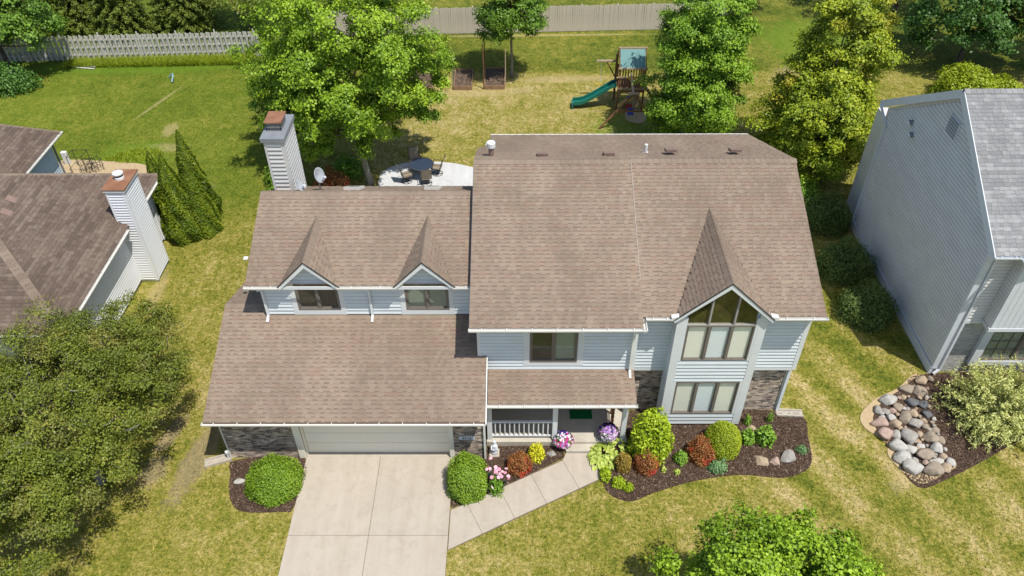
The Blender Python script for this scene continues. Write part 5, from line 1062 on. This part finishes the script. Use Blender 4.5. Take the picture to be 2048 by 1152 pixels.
LM = dict(
    maple=leafmat('maple_leaf', [(.1, (.065, .125, .009)), (.45, (.14, .235, .015)), (.8, (.255, .375, .03))]),
    maple2=leafmat('norway_leaf', [(.1, (.06, .13, .012)), (.5, (.125, .23, .018)), (.9, (.225, .345, .032))]),
    green=leafmat('green_leaf', [(.1, (.045, .10, .014)), (.5, (.085, .165, .02)), (.9, (.15, .26, .035))]),
    small=leafmat('linden_leaf', [(.1, (.045, .10, .012)), (.5, (.085, .165, .016)), (.9, (.15, .25, .03))]),
    yel=leafmat('yellowing_leaf', [(.1, (.075, .125, .010)), (.45, (.165, .23, .014)), (.85, (.31, .355, .026))], patch=((.42, .30, .03), .30, .56, .5)),
    dark=leafmat('dark_leaf', [(.1, (.022, .065, .014)), (.5, (.045, .11, .02)), (.9, (.09, .19, .04))]),
    crab=leafmat('crabapple_leaf', [(.05, (.042, .066, .010)), (.4, (.090, .122, .017)), (.75, (.16, .19, .027)), (.95, (.28, .25, .06))], patch=((.24, .20, .06), .8, .52, .4)),
    spruce=leafmat('spruce_needle', [(.1, (.055, .09, .018)), (.6, (.12, .165, .03)), (.95, (.21, .255, .045))], .25),
    arb=leafmat('arborvitae_spray', [(.1, (.042, .08, .008)), (.5, (.095, .145, .010)), (.95, (.19, .24, .018))], .25),
    box=leafmat('boxwood_leaf', [(.1, (.052, .105, .009)), (.5, (.098, .178, .013)), (.95, (.185, .285, .027))], .2),
    box2=leafmat('yellow_boxwood_leaf', [(.1, (.105, .155, .008)), (.5, (.19, .255, .012)), (.95, (.30, .36, .03))], .25),
    yew=leafmat('yew_needle', [(.1, (.028, .055, .018)), (.5, (.06, .105, .03)), (.95, (.13, .185, .05))], .15),
    lime=leafmat('lime_leaf', [(.1, (.12, .19, .010)), (.5, (.21, .30, .014)), (.95, (.33, .42, .03))]),
    gold=leafmat('gold_leaf', [(.1, (.26, .29, .014)), (.5, (.42, .43, .02)), (.95, (.58, .56, .05))]),
    red=leafmat('barberry_leaf', [(.1, (.085, .035, .016)), (.4, (.19, .068, .03)), (.7, (.25, .105, .04)), (.95, (.29, .19, .06))], patch=((.55, .04, .03), 2.2, .52, .8)),
    brown=leafmat('bronze_leaf', [(.1, (.11, .075, .02)), (.5, (.21, .145, .035)), (.95, (.31, .235, .055))]),
    feather=leafmat('feather_leaf', [(.1, (.20, .23, .07)), (.5, (.34, .37, .14)), (.95, (.52, .54, .28))]),
    plant=leafmat('plant_leaf', [(.1, (.055, .13, .014)), (.5, (.11, .22, .025)), (.95, (.20, .33, .05))]),
    blue=leafmat('sedum_leaf', [(.1, (.06, .14, .065)), (.5, (.11, .21, .10)), (.95, (.18, .30, .16))]),
    hosta=leafmat('hosta_leaf', [(.1, (.15, .225, .04)), (.5, (.245, .325, .07)), (.95, (.40, .45, .14))]))
# ---- big trees
tree('maple_tree', 'tall bright green maple with two trunks behind the upper roof and patio', (-7.35, 33.4), [(-7.9, 34.6, 6.6, 4.5, 4.2, 4.6), (-4.7, 35.2, 4.9, 1.9, 2.0, 1.8), (-11.2, 35.4, 4.3, 2.0, 2.2, 2.8), (-7.4, 34.3, 3.2, 3.0, 1.9, 1.7), (-8.2, 34., 6., 2.8, 2.6, 3.), (-10.2, 34.4, 3.0, 1.9, 1.6, 1.9), (-8.6, 33.6, 2.9, 2.2, 1.3, 1.5), (-5.6, 34.8, 3.7, 1.8, 1.5, 1.2), (-9.6, 33.4, 4.2, 2.0, 1.4, 1.6)], LM['maple'], 6000, 27, .112, .85, .135, 500, .15, (2.6, .15), M_BARKG, 3, low=-.75, lean=(-.45, .2), nl=26)
tree('small_shade_tree', 'small round-crowned shade tree by the raised beds in front of the board fence', (-.25, 45.2), [(-.1, 45.3, 4.3, 2.1, 2.0, 3.0), (-.1, 45.2, 3.6, 1.3, 1.3, 1.9)], LM['small'], 1700, 18, .12, .8, .14, 130, .21, (1.7, .09), M_BARKG, 5)
tree('shade_tree', 'upright dense green tree beside the play set', (9.6, 37.9), [(9.55, 37.6, 3.4, 2.8, 2.4, 3.5), (9.5, 38.0, 6.2, 2.35, 2.0, 2.7), (9.5, 37.2, 3.8, 2.1, 1.7, 3.0), (9.7, 37.3, 1.9, 2.3, 1.8, 1.5)], LM['maple2'], 5200, 25, .112, .8, .135, 330, .19, (1., .14), M_BARK, 8, low=-.9)
tree('yellowing_tree', 'yellow-green tree with orange tinged top between the two houses', (15.2, 35.3), [(14.9, 34.6, 2.9, 3.1, 2.7, 2.9), (15.6, 35.5, 6.2, 2.2, 2.1, 2.8), (14.9, 34.2, 3.4, 2.2, 1.9, 2.6), (14.6, 34.0, 1.6, 2.5, 2., 1.3)], LM['yel'], 5000, 25, .115, .8, .14, 360, .19, (1., .15), M_BARK, 9, low=-.9)
tree('dark_tree', 'broad dark green tree behind the grey shingle roof', (28., 47.), [(27.6, 47., 4.2, 4.0, 3.5, 4.4), (31.8, 46.5, 5., 3.4, 3.2, 5.)], LM['dark'], 3400, 15, .165, .8, .18, 220, .18, (1., .16), M_BARK, 12, low=-.9)
tree('shade_tree', 'pale green tree beyond the board fence to the right of the play set', (16.2, 55.2), [(16.2, 55.2, 4.6, 2.6, 2.5, 3.6)], LM['crab'], 1000, 13, .15, .8, .2, 70, .27, (1.4, .12), M_BARK, 14, low=-.9)
tree('shade_tree', 'tall shade tree whose lower crown shows beyond the far right lawn', (26.5, 54.2), [(26.5, 54.2, 6., 4.4, 3.5, 4.)], LM['dark'], 1100, 14, .17, .8, .2, 70, .26, (2.2, .17), M_BARK, 15)
tree('shade_tree', 'leafy green tree overhanging the picket fence corner', (-31.6, 45.9), [(-31.6, 45.7, 3.7, 4.3, 2.0, 2.9), (-33.5, 46., 4.5, 3., 2., 3.)], LM['green'], 2400, 15, .16, .8, .17, 150, .20, (1.5, .16), M_BARK, 16, low=-.8)
tree('crabapple_tree', 'large open crabapple tree with twiggy olive crown beside the garage lawn', (-14.0, 15.6), [(-14.6, 16.0, 3.3, 3.6, 4.6, 2.2), (-12.9, 17.8, 3.6, 2.1, 2.4, 1.5), (-14.6, 12.6, 3.2, 2.5, 2.4, 1.9), (-17.2, 15.2, 3.4, 2.6, 3.6, 2.), (-14.6, 15.6, 2.9, 2.7, 3.4, 1.5)], LM['crab'], 11000, 19, .080, .55, .12, 560, .15, (1.2, .13), M_BARKG, 17, wild=.6, nl=50, twigs=900)
tree('young_maple_tree', 'round bright green maple crown over the front lawn near the mulch bed', (6.45, 9.6), [(6.45, 9.5, 3.6, 2.75, 2.3, 1.95), (6.45, 9.6, 3.4, 1.9, 1.6, 1.5)], LM['maple'], 2500, 32, .088, .85, .10, 220, .175, (1.5, .10), M_BARKG, 21)
tree('shade_tree', 'yellow-green deciduous tree behind the picket fence next to the big maple', (-18.2, 52.5), [(-18.2, 52.5, 4., 2.8, 2.4, 3.6)], LM['crab'], 1000, 14, .15, .8, .2, 70, .26, (1.4, .13), M_BARK, 22)
def spruce(label, base, h, r, seed, mat=None, n=60, group=None, name='spruce_tree'):
    g = np.random.default_rng(seed); t = thing(name, label, 'tree', (base[0], base[1], 0), group); C = []; N = []; Lm = []
    for lv in np.linspace(.06, .97, n):
        rr = r*(1-lv)**.8*g.uniform(.8, 1.1)+.08; k = max(4, int(11*(1-lv)+4))
        for a in np.arange(k)*6.283/k+g.uniform(0, 6):
            m = max(3, int(rr/.10)); tt = g.uniform(.25, 1., m*3); ln = rr*g.uniform(.8, 1.15)
            x = base[0]+np.cos(a)*ln*tt; y = base[1]+np.sin(a)*ln*tt; z = h*lv-.28*ln*tt+.12*ln*tt**2+.03
            C.append(np.stack([x+g.normal(0, .05, len(tt)), y+g.normal(0, .05, len(tt)), z+g.normal(0, .03, len(tt))], 1)); N.append(np.stack([np.full(len(tt), np.cos(a)*.35), np.full(len(tt), np.sin(a)*.35), np.ones(len(tt))], 1))
    C = np.repeat(np.concatenate(C), 3, 0); N = np.repeat(np.concatenate(N), 3, 0); C = C+g.normal(0, .05, C.shape); N = N+g.normal(0, .55, N.shape); N /= np.linalg.norm(N, axis=1, keepdims=True); C[:, 2] = np.maximum(C[:, 2], .05); l = g.uniform(.10, .22, len(C))
    V, F = leaf_quads(g, C, N, l, l*.34); np_mesh('crown', V, F, mat or LM['spruce'], t, var=g.uniform(0, 1, len(C)))
    m_ = MB(); m_.tube([(base[0], base[1], -.1), (base[0], base[1], h*.5), (base[0], base[1], h*.97)], [.13*h/7+.03, .08*h/7, .01], 8); m_.build('trunk', M_BARK, t)
for i, (x, y, h, r) in enumerate([(-30.2, 53.0, 8.5, 2.3), (-26.4, 51.6, 8., 2.2), (-22.6, 52.6, 8.4, 2.3), (-34.2, 52.2, 8., 2.3)]):
    spruce(('olive spruce behind the picket fence next to the overhanging leafy tree', 'olive spruce behind the middle of the picket fence', 'olive spruce behind the picket fence next to the yellow-green tree', 'olive spruce deep behind the leafy tree at the fence corner')[i], (x, y), h, r, 40+i, None, 50, 'spruces behind the picket fence')
spruce('short dark spruce at the left foot of the big maple', (-13.3, 40.2), 3.6, 1.5, 50, LM['spruce'], 34)
def arbor(label, base, h, r, seed):
    g = np.random.default_rng(seed); t = thing('arborvitae', label, 'shrub', (base[0], base[1], 0), 'arborvitae beside the left neighbour'); n = int(15000*h*r/2.5)
    z = h*(1-np.sqrt(g.uniform(0, 1, n)))**.95; lump = 1+.14*np.sin(z*5+g.uniform(0, 6))
    a = g.uniform(0, 6.283, n); prof = r*np.minimum(1, (1-z/h)**.85*1.2)*(1+.07*np.sin(z*5+seed))*(1+.12*np.sin(a*6+z*2.1+seed)); rr = prof*g.uniform(.82, 1.04, n)
    C = np.stack([base[0]+np.cos(a)*rr, base[1]+np.sin(a)*rr, z+.05], 1); N = np.stack([np.cos(a)*.8+g.normal(0, .45, n), np.sin(a)*.8+g.normal(0, .45, n), .35+g.normal(0, .35, n)], 1); N /= np.linalg.norm(N, axis=1, keepdims=True)
    l = g.uniform(.06, .12, n); V, F = leaf_quads(g, C, N, l, l*.6); np_mesh('foliage', V, F, LM['arb'], t, var=np.clip(.5+.25*np.sin(a*5+z*3.1)+g.normal(0, .2, n), 0, 1))
    MB().tube([(base[0], base[1], 0), (base[0], base[1], h*.9)], [.06, .01], 6).build('trunk', M_BARK, t)
arbor('tallest pointed arborvitae at the lawn end of the row', (-14.85, 30.4), 4.85, .80, 60); arbor('broad pointed arborvitae close to the left neighbour wall', (-15.3, 29.15), 4.5, .82, 61); arbor('slim arborvitae at the garden end of the row', (-16.75, 30.9), 3.5, .62, 62); arbor('lowest arborvitae tucked between two taller ones', (-16.1, 30.5), 3.3, .6, 63); arbor('arborvitae leaning on the tallest one', (-14.55, 29.55), 3.6, .66, 64)
def shrub(name, label, c, r, mat, n=6000, L=.05, W=.7, seed=1, shell=.75, wild=.5, group=None, lump=.06, box=0., z0=.0, cat='shrub', up=.3, stem=True, grow=.0):
    """a rounded bush: leaves through the outer layer of a lumpy spheroid resting on the soil"""
    g = np.random.default_rng(seed); t = thing(name, label, cat, (c[0], c[1], 0), group); d = rdir(g, n); d[:, 2] = np.abs(d[:, 2]) if z0 >= 0 else d[:, 2]
    ax = rdir(g, 4); asym = sum(.05*np.clip(d@q_-.2, 0, 1)*sg_ for q_, sg_ in zip(ax, (2.2, -2.2, 1.6, -1.8)))
    k = 1+asym+lump*(np.sin(d[:, 0]*7+seed)+np.sin(d[:, 1]*8+seed*2)+np.sin(d[:, 2]*9+d[:, 0]*5))
    if box: q = (np.abs(d[:, 0])**3.2+np.abs(d[:, 1])**3.2+np.abs(d[:, 2])**3.2)**(1/3.2); k = k*((1-box)+box/q)
    rad = g.uniform(shell, 1.02, n)*k+np.abs(g.normal(0, grow, n)) if grow else g.uniform(shell, 1.02, n)*k
    P = d*rad[:, None]*np.array(r); P[:, 2] += 0.06
    C = P+np.array([c[0], c[1], 0]); C[:, 2] = np.maximum(C[:, 2], .05); N = d+np.array([0, 0, up])+g.normal(0, wild, (n, 3)); N /= np.linalg.norm(N, axis=1, keepdims=True)
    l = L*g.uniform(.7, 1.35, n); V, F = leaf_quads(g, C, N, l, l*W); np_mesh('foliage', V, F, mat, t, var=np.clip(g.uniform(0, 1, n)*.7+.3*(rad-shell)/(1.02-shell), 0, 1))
    if stem:
        m_ = MB()
        for q in range(5): a = q*1.257; m_.tube([(c[0]+.05*math.cos(a), c[1]+.05*math.sin(a), 0), (c[0]+r[0]*.5*math.cos(a), c[1]+r[1]*.5*math.sin(a), r[2]*.65)], [.022, .008], 5)
        m_.build('stem', M_BARK, t)
    return t
def at(u, v, z=0): return G(u, v, z)
def shrub_px(name, label, u, v, wpx, hm, mat, depth=1., **k):
    """u,v pixel of the visual centre, wpx half width"""
    p = G(u, v, hm*.45); r = wpx*math.hypot(p[1], CH-p[2])/1577; return shrub(name, label, p, (r, r*depth, hm), mat, **k)
shrub_px('clipped_bush', 'large clipped round green bush left of the driveway', 544, 957, 50, 1.15, LM['box'], .92, n=17000, L=.055, seed=71, box=.5, lump=.04, grow=.035)
shrub_px('clipped_bush', 'tall clipped green bush right of the driveway by the brick pier', 935, 952, 37, 1.2, LM['box'], 1.25, n=13000, L=.055, seed=72, box=.55, lump=.04, grow=.035)
shrub_px('clipped_bush', 'tightly clipped yellow-green ball bush in front of the bay window', 1444, 875, 38, 1.15, LM['box2'], .95, n=15000, L=.042, seed=73, lump=.018, shell=.85, grow=.012)
shrub_px('leafy_shrub', 'tall leafy bright green shrub between the porch post and bay window', 1303, 872, 46, 2.0, LM['lime'], .9, n=5200, L=.13, W=.42, seed=74, shell=.45, wild=.8, lump=.07)
shrub_px('barberry_bush', 'round orange-red barberry bush left of the walkway', 1037, 927, 25, .72, LM['red'], .95, n=5000, L=.045, seed=75, shell=.55, wild=.9, grow=.05)
shrub_px('barberry_bush', 'round dark red barberry bush beside the hosta in the right bed', 1292, 924, 24, .75, LM['red'], 1., n=5000, L=.045, seed=76, shell=.55, wild=.9, grow=.05)
shrub_px('barberry_bush', 'scarlet streaked barberry bush touching the yellow-green ball bush', 1401, 900, 26, .8, LM['red'], 1.1, n=5600, L=.045, seed=78, shell=.55, wild=.9, grow=.05)
shrub_px('bronze_bush', 'small bronze brown bush between the hosta and a red barberry', 1246, 926, 17, .6, LM['brown'], 1.1, n=3200, L=.045, seed=79, shell=.5, wild=.9)
shrub_px('gold_shrub', 'small golden yellow shrub beside the grey stone left of the walkway', 1073, 904, 18, .65, LM['gold'], 1., n=1500, L=.075, W=.4, seed=80, shell=.45, wild=.8)
shrub_px('leafy_plant', 'low bright green ground plant at the lawn end of the hosta', 1211, 948, 13, .4, LM['lime'], 1.3, n=1300, L=.06, seed=81, shell=.3, wild=.8, stem=False, cat='plant')
shrub_px('leafy_plant', 'bright green sprawling plant near the bed tip', 1238, 963, 13, .38, LM['lime'], 1., n=1300, L=.06, seed=82, shell=.3, wild=.8, stem=False, cat='plant')
shrub_px('leafy_plant', 'small green plant at the very tip beside the sprawling plant', 1257, 976, 10, .28, LM['lime'], .9, n=800, L=.05, seed=83, shell=.3, wild=.8, stem=False, cat='plant')
shrub_px('leafy_plant', 'compact mid green plant left of the scarlet streaked barberry', 1362, 916, 14, .42, LM['plant'], 1., n=1500, L=.055, seed=84, shell=.4, wild=.7, stem=False, cat='plant')
shrub_px('sedum_plant', 'blue-green sedum clump in front of the scarlet streaked barberry', 1434, 934, 20, .34, LM['blue'], .75, n=1500, L=.06, seed=85, shell=.4, wild=.6, stem=False, cat='plant')
shrub_px('sedum_plant', 'small blue-green sedum below the yellow-green ball bush', 1447, 917, 7, .2, LM['blue'], .8, n=400, L=.05, seed=86, shell=.3, stem=False, cat='plant')
shrub_px('peony_plant', 'leafy green peony clump right of the tan stone in the mulch', 1532, 872, 20, .62, LM['plant'], 1., n=900, L=.12, W=.55, seed=87, shell=.3, wild=.7, stem=False, cat='plant')
shrub_px('peony_plant', 'leafy green peony between the yellow-green ball bush and the tan stone', 1496, 874, 15, .55, LM['plant'], 1., n=600, L=.11, W=.55, seed=88, shell=.3, wild=.7, stem=False, cat='plant')
shrub_px('sedum_plant', 'grey-green clump at the right end of the mulch bed', 1603, 900, 13, .26, LM['blue'], .7, n=700, L=.05, W=.5, seed=89, shell=.3, stem=False, cat='plant')
shrub_px('leafy_plant', 'small dark green plant at the foot of the brick wall by the bay', 1495, 841, 7, .4, LM['plant'], 1., n=260, L=.08, seed=90, shell=.2, stem=False, cat='plant')
shrub_px('leafy_plant', 'wispy green plant against the brick wall near the splash block', 1541, 836, 8, .45, LM['plant'], 1., n=160, L=.10, W=.25, seed=91, shell=.2, wild=.9, stem=False, cat='plant')
shrub_px('seedling', 'tiny yellow-green seedling by a white tag in the open mulch', 1328, 941, 5, .16, LM['hosta'], 1., n=60, L=.09, seed=92, shell=.1, stem=False, cat='plant')
shrub_px('seedling', 'tiny pale green hosta seedling in the open mulch', 1353, 944, 8, .14, LM['hosta'], .8, n=70, L=.10, seed=93, shell=.2, stem=False, cat='plant')
for i, (u, v, wp, h, lb) in enumerate([(1655, 428, 50, 1.5, 'dark yew at the rear of the row between the houses'), (1693, 522, 56, 1.45, 'dark yew in the middle of the row between the houses'), (1737, 610, 55, 1.45, 'dark yew at the front of the row between the houses')]):
    shrub_px('yew_shrub', lb, u, v, wp, h, LM['yew'], .95, n=11000, L=.11, W=.3, seed=100+i, shell=.5, wild=.8, lump=.05, group='yews between the houses', grow=.06)
shrub('leafy_shrub', 'dark green bush at the foot of the yellowing tree', (13.4, 31.6), (1.6, 1.2, 1.2), LM['plant'], n=4500, L=.11, seed=110, shell=.5, wild=.7)
shrub('round_shrub', 'dome shaped yellow-green shrub behind the grey roof ridge', at(1922, 196), (1.9, 1.6, 2.2), LM['box2'], n=8000, L=.13, seed=111, shell=.6, wild=.7, lump=.06)
shrub('round_shrub', 'low yellow-green hedge piece spreading right of the dome shaped shrub', at(1985, 190), (1.9, 1.2, 1.1), LM['box2'], n=4500, L=.13, seed=112, shell=.6, wild=.7, lump=.08)
shrub('leafy_shrub', 'low dark bush in the shade of the left fence corner', at(15, 178), (2.1, 1.3, 1.5), LM['dark'], n=4200, L=.14, seed=113, shell=.5, wild=.7)
for i, (x, y, r, h, m, lb) in enumerate([(-11.9, 33.6, .9, 1.1, 'small', 'low green bush left of the chimney on the lawn edge'), (-11.3, 31.7, .9, 1.2, 'small', 'low green bush close behind the upper wing and chimney'), (-9.2, 33.0, .9, .9, 'red', 'dark red bush in the shade under the big maple'), (-8.6, 34.4, 1., .9, 'plant', 'green bush at the foot of the big maple trunks')]): shrub('leafy_shrub', lb, (x, y), (r, r, h), LM[m], n=2600, L=.10, seed=120+i, shell=.4, wild=.8)
# feathery shrub over the boulders
g = np.random.default_rng(130); t = thing('feathery_shrub', 'wide feathery pale yellow-green shrub spilling over the rock pile', 'shrub', (17.3, 18.3, 0)); Cs = []; Ns = []
for k in range(560):
    a = g.uniform(0, 6.283); ln = g.uniform(1.0, 2.6); el = g.uniform(.05, 1.35); tt = np.linspace(.25, 1, 26); x = 17.3+np.cos(a)*np.cos(el)*ln*tt*1.05; y = 18.3+np.sin(a)*np.cos(el)*ln*tt*.82; z = .25+np.sin(el)*ln*tt*.95-.45*(tt**2)*np.cos(el)*.8; 
    Cs.append(np.stack([x, y, np.maximum(z, .08)], 1)+g.normal(0, .045, (26, 3))); Ns.append(np.tile([np.cos(a)*.4, np.sin(a)*.4, 1.], (26, 1)))
C = np.repeat(np.concatenate(Cs), 3, 0); C = C+g.normal(0, .04, C.shape); C[:, 2] = np.maximum(C[:, 2], .06); N = np.repeat(np.concatenate(Ns), 3, 0)+g.normal(0, .6, C.shape); N /= np.linalg.norm(N, axis=1, keepdims=True); l = g.uniform(.07, .16, len(C)); V, F = leaf_quads(g, C, N, l, l*.3); np_mesh('foliage', V, F, LM['feather'], t, var=g.uniform(0, 1, len(C)))
m_ = MB(); [m_.tube([(17.3, 18.3, 0), (17.3+.9*math.cos(a), 18.3+.7*math.sin(a), 1.1)], [.03, .008], 5) for a in (0, 1, 2, 3, 4, 5)]; m_.build('stem', M_BARK, t)
# hosta with separate leaves
def big_leaf(L, W):
    m_ = MB(); n = 4; V = []
    for i in range(n+1):
        f = i/n; w_ = W*math.sin(math.pi*min(.97, .12+f*.88))**.8*.5; y = L*f; z = .55*L*f-.75*L*f*f
        V += [(-w_, y, z+.12*w_), (0, y, z-.02), (w_, y, z+.12*w_)]
    m_.add(V, [q for i in range(n) for q in ((3*i, 3*i+1, 3*i+4, 3*i+3), (3*i+1, 3*i+2, 3*i+5, 3*i+4))]); return m_
hm = []
for k in range(5):
    b_ = big_leaf(.135+.014*k, .09+.008*k); me = bpy.data.meshes.new('leaf'); me.from_pydata(b_.v, [], b_.f); me.materials.append(LM['hosta']); me.polygons.foreach_set('use_smooth', [True]*len(b_.f)); a_ = me.attributes.new('var', 'FLOAT', 'FACE'); a_.data.foreach_set('value', [.15+.17*k]*len(b_.f)); hm.append(me)
for (u, v, nl_, rr, lb) in ((1205, 912, 190, .56, 'broad pale green hosta clump beside the porch step'), (1236, 893, 95, .42, 'pale green hosta behind the larger one under the porch flower pot')):
    p = G(u, v, .15); t = thing('hosta_plant', lb, 'plant', (p[0], p[1], 0.03))
    for k in range(nl_):
        o = link_mesh('leaf', hm[rnd.randrange(5)], t); a = rnd.uniform(0, 6.283); q = math.sqrt(rnd.random()); o.location = (rr*q*.75*math.cos(a), rr*q*.95*math.sin(a), .10+.28*(1-q)+rnd.uniform(-.03, .03)); o.rotation_euler = (rnd.uniform(-.5, .15)*q-.1, rnd.uniform(-.25, .25), a-math.pi/2+rnd.uniform(-.4, .4)); s_ = rnd.uniform(.75, 1.1); o.scale = (s_,)*3
# flowers
def petalmat(name, stops):
    t = NT(name); c = t.ramp(t.attr('var'), stops, 'CONSTANT'); return t.fin(c, .6, .2)
PET1 = petalmat('petunia_mix', [(0, (.06, .02, .22)), (.3, (.75, .72, .72)), (.55, (.55, .03, .25)), (.78, (.45, .18, .50)), (.92, (.75, .55, .62))])
PET2 = petalmat('petunia_purple', [(0, (.07, .03, .25)), (.35, (.42, .22, .52)), (.65, (.62, .42, .68)), (.85, (.72, .70, .72))])
PINK = petalmat('pink_lily', [(0, (.75, .42, .50)), (.5, (.68, .30, .42)), (.85, (.80, .62, .64))])
M_POT = simple('dark_pot', (.05, .045, .04), None, .6, .3)
def flowers(g, C, N, r, mat, root, name='flowers', nv=5, var=None):
    n = len(C); rr = rdir(g, n); d = np.cross(N, rr); d /= np.linalg.norm(d, axis=1, keepdims=True); s = np.cross(N, d); ang = np.arange(nv)*6.283/nv
    V = (C[:, None, :]+(d[:, None, :]*np.cos(ang)[None, :, None]+s[:, None, :]*np.sin(ang)[None, :, None])*r[:, None, None]).reshape(-1, 3); F = np.arange(n*nv).reshape(-1, nv); return np_mesh(name, V, F, mat, root, var=var if var is not None else g.uniform(0, 1, n))
def pot(label, u, v, mat, seed, split):
    g = np.random.default_rng(seed); p = G(u, v, .55); p = (p[0], p[1], .26 if p[1] > 17.04 else .04); t = thing('flower_pot', label, 'flower pot', p)
    m_ = MB(); m_.lathe(p, [(.14, 0), (.19, .25), (.20, .28), (.17, .28), (.16, .24)], 14); m_.build('pot', M_POT, t)
    n = 900; d = rdir(g, n); d[:, 2] = np.abs(d[:, 2])*1.1-.25; C = np.array([p[0], p[1], p[2]+.36])+d*np.array([.33, .33, .30])*g.uniform(.7, 1., (n, 1)); N = d+np.array([0, 0, .3])+g.normal(0, .4, (n, 3)); N /= np.linalg.norm(N, axis=1, keepdims=True); l = g.uniform(.05, .09, n); V, F = leaf_quads(g, C, N, l, l*.6); np_mesh('foliage', V, F, LM['plant'], t, var=g.uniform(0, 1, n))
    n = 330; d = rdir(g, n); d[:, 2] = np.abs(d[:, 2])*1.1-.22; C = np.array([p[0], p[1], p[2]+.36])+d*np.array([.36, .36, .33])*g.uniform(.9, 1.05, (n, 1)); N = d+g.normal(0, .25, (n, 3)); N /= np.linalg.norm(N, axis=1, keepdims=True)
    va = np.clip(.5-d[:, 1]*.45-d[:, 2]*.25*split+g.normal(0, .16, n), 0, .999); flowers(g, C, N, g.uniform(.03, .047, n), mat, t, var=va)
pot('pot of dark purple, white and magenta petunias left of the porch step', 1127, 874, PET1, 140, 1.); pot('pot of violet and lilac petunias by the right porch post', 1217, 866, PET2, 141, .8)
ly = shrub_px('lily_plant', 'leafy flowering plant with pink blooms leaning over the walkway', 993, 972, 17, .62, LM['plant'], 1.1, n=420, L=.16, W=.22, seed=142, shell=.2, wild=.8, stem=False, cat='plant')
g = np.random.default_rng(143); p = G(993, 955, .6); n = 26; C = np.stack([p[0]+g.normal(0, .20, n), p[1]+g.normal(.08, .20, n), g.uniform(.5, .85, n)], 1); N = np.tile([0., -.3, 1.], (n, 1))+g.normal(0, .35, (n, 3)); N /= np.linalg.norm(N, axis=1, keepdims=True); flowers(g, C, N, g.uniform(.05, .075, n), PINK, ly, nv=6)
m_ = MB(); [m_.tube([(p[0]+.3*(c_[0]-p[0]), p[1]-.1+.3*(c_[1]-p[1]), 0), tuple(c_)], .006, 4) for c_ in C]; m_.build('stem', M_HOSE, ly)
# ---- lawn blades
g = np.random.default_rng(150); n = 520000; x = g.uniform(-26, 24, n); y = g.uniform(9.5, 47, n)
k = g.uniform(0, 1, n) < np.clip(1.3-(y-12)/45, .2, 1); x, y = x[k], y[k]; bad = np.zeros(len(x), bool)
for P in NOGRASS+[[(-9.9, 16.5), (9.6, 16.5), (9.6, 28.6), (-9.9, 28.6)], [(15.7, 20.4), (28, 20.4), (28, 31.5), (15.7, 31.5)], [(-27, 20), (-15.5, 20), (-15.5, 29), (-27, 29)], [(-29, 28), (-22.3, 28), (-22.3, 33), (-29, 33)]]: bad |= inside(P, x, y)
x, y = x[~bad], y[~bad]; n = len(x); a = g.uniform(0, 6.283, n); h = g.uniform(.015, .05, n); wd = g.uniform(.008, .019, n); ln = g.normal(0, .06, (n, 2)); dx = np.stack([np.cos(a)*wd, np.sin(a)*wd], 1)
V = np.empty((n, 3, 3)); V[:, 0] = np.stack([x-dx[:, 0], y-dx[:, 1], np.zeros(n)], 1); V[:, 1] = np.stack([x+dx[:, 0], y+dx[:, 1], np.zeros(n)], 1); V[:, 2] = np.stack([x+ln[:, 0], y+ln[:, 1], h], 1)
tag(np_mesh('grass', V.reshape(-1, 3), np.arange(3*n).reshape(-1, 3), M_BLADE, None, var=g.uniform(0, 1, n)), kind='stuff')

# ---- unmown grass along the picket fence and by the left neighbour
def rough_grass(label, P, n, h0, h1, seed):
    g = np.random.default_rng(seed); xs = [p[0] for p in P]; ys_ = [p[1] for p in P]; x = g.uniform(min(xs), max(xs), n*2); y = g.uniform(min(ys_), max(ys_), n*2); k = inside(P, x, y); x, y = x[k][:n], y[k][:n]; n = len(x)
    a = g.uniform(0, 6.283, n); h = g.uniform(h0, h1, n); wd = g.uniform(.012, .03, n); ln = g.normal(0, .5, (n, 2))*h[:, None]; dx = np.stack([np.cos(a)*wd, np.sin(a)*wd], 1)
    V = np.empty((n, 3, 3)); V[:, 0] = np.stack([x-dx[:, 0], y-dx[:, 1], np.zeros(n)], 1); V[:, 1] = np.stack([x+dx[:, 0], y+dx[:, 1], np.zeros(n)], 1); V[:, 2] = np.stack([x+ln[:, 0], y+ln[:, 1], h*.9], 1)
    tag(np_mesh('tall_grass', V.reshape(-1, 3), np.arange(3*n).reshape(-1, 3), LM['tall'], None, var=g.uniform(0, 1, n)), kind='stuff')
LM['tall'] = leafmat('tall_grass_blade', [(.1, (.10, .15, .010)), (.5, (.17, .23, .014)), (.95, (.26, .30, .03))])
rough_grass('', [(-28.5, 46.5), (-17., 46.9), (-16.8, 48.0), (-28.5, 47.3)], 15000, .2, .5, 160)
rough_grass('', smooth_loop([(-21.8, 35.7), (-20., 35.4), (-18.8, 36.2), (-19.6, 36.9), (-21., 36.6)], 4), 2500, .05, .16, 161)
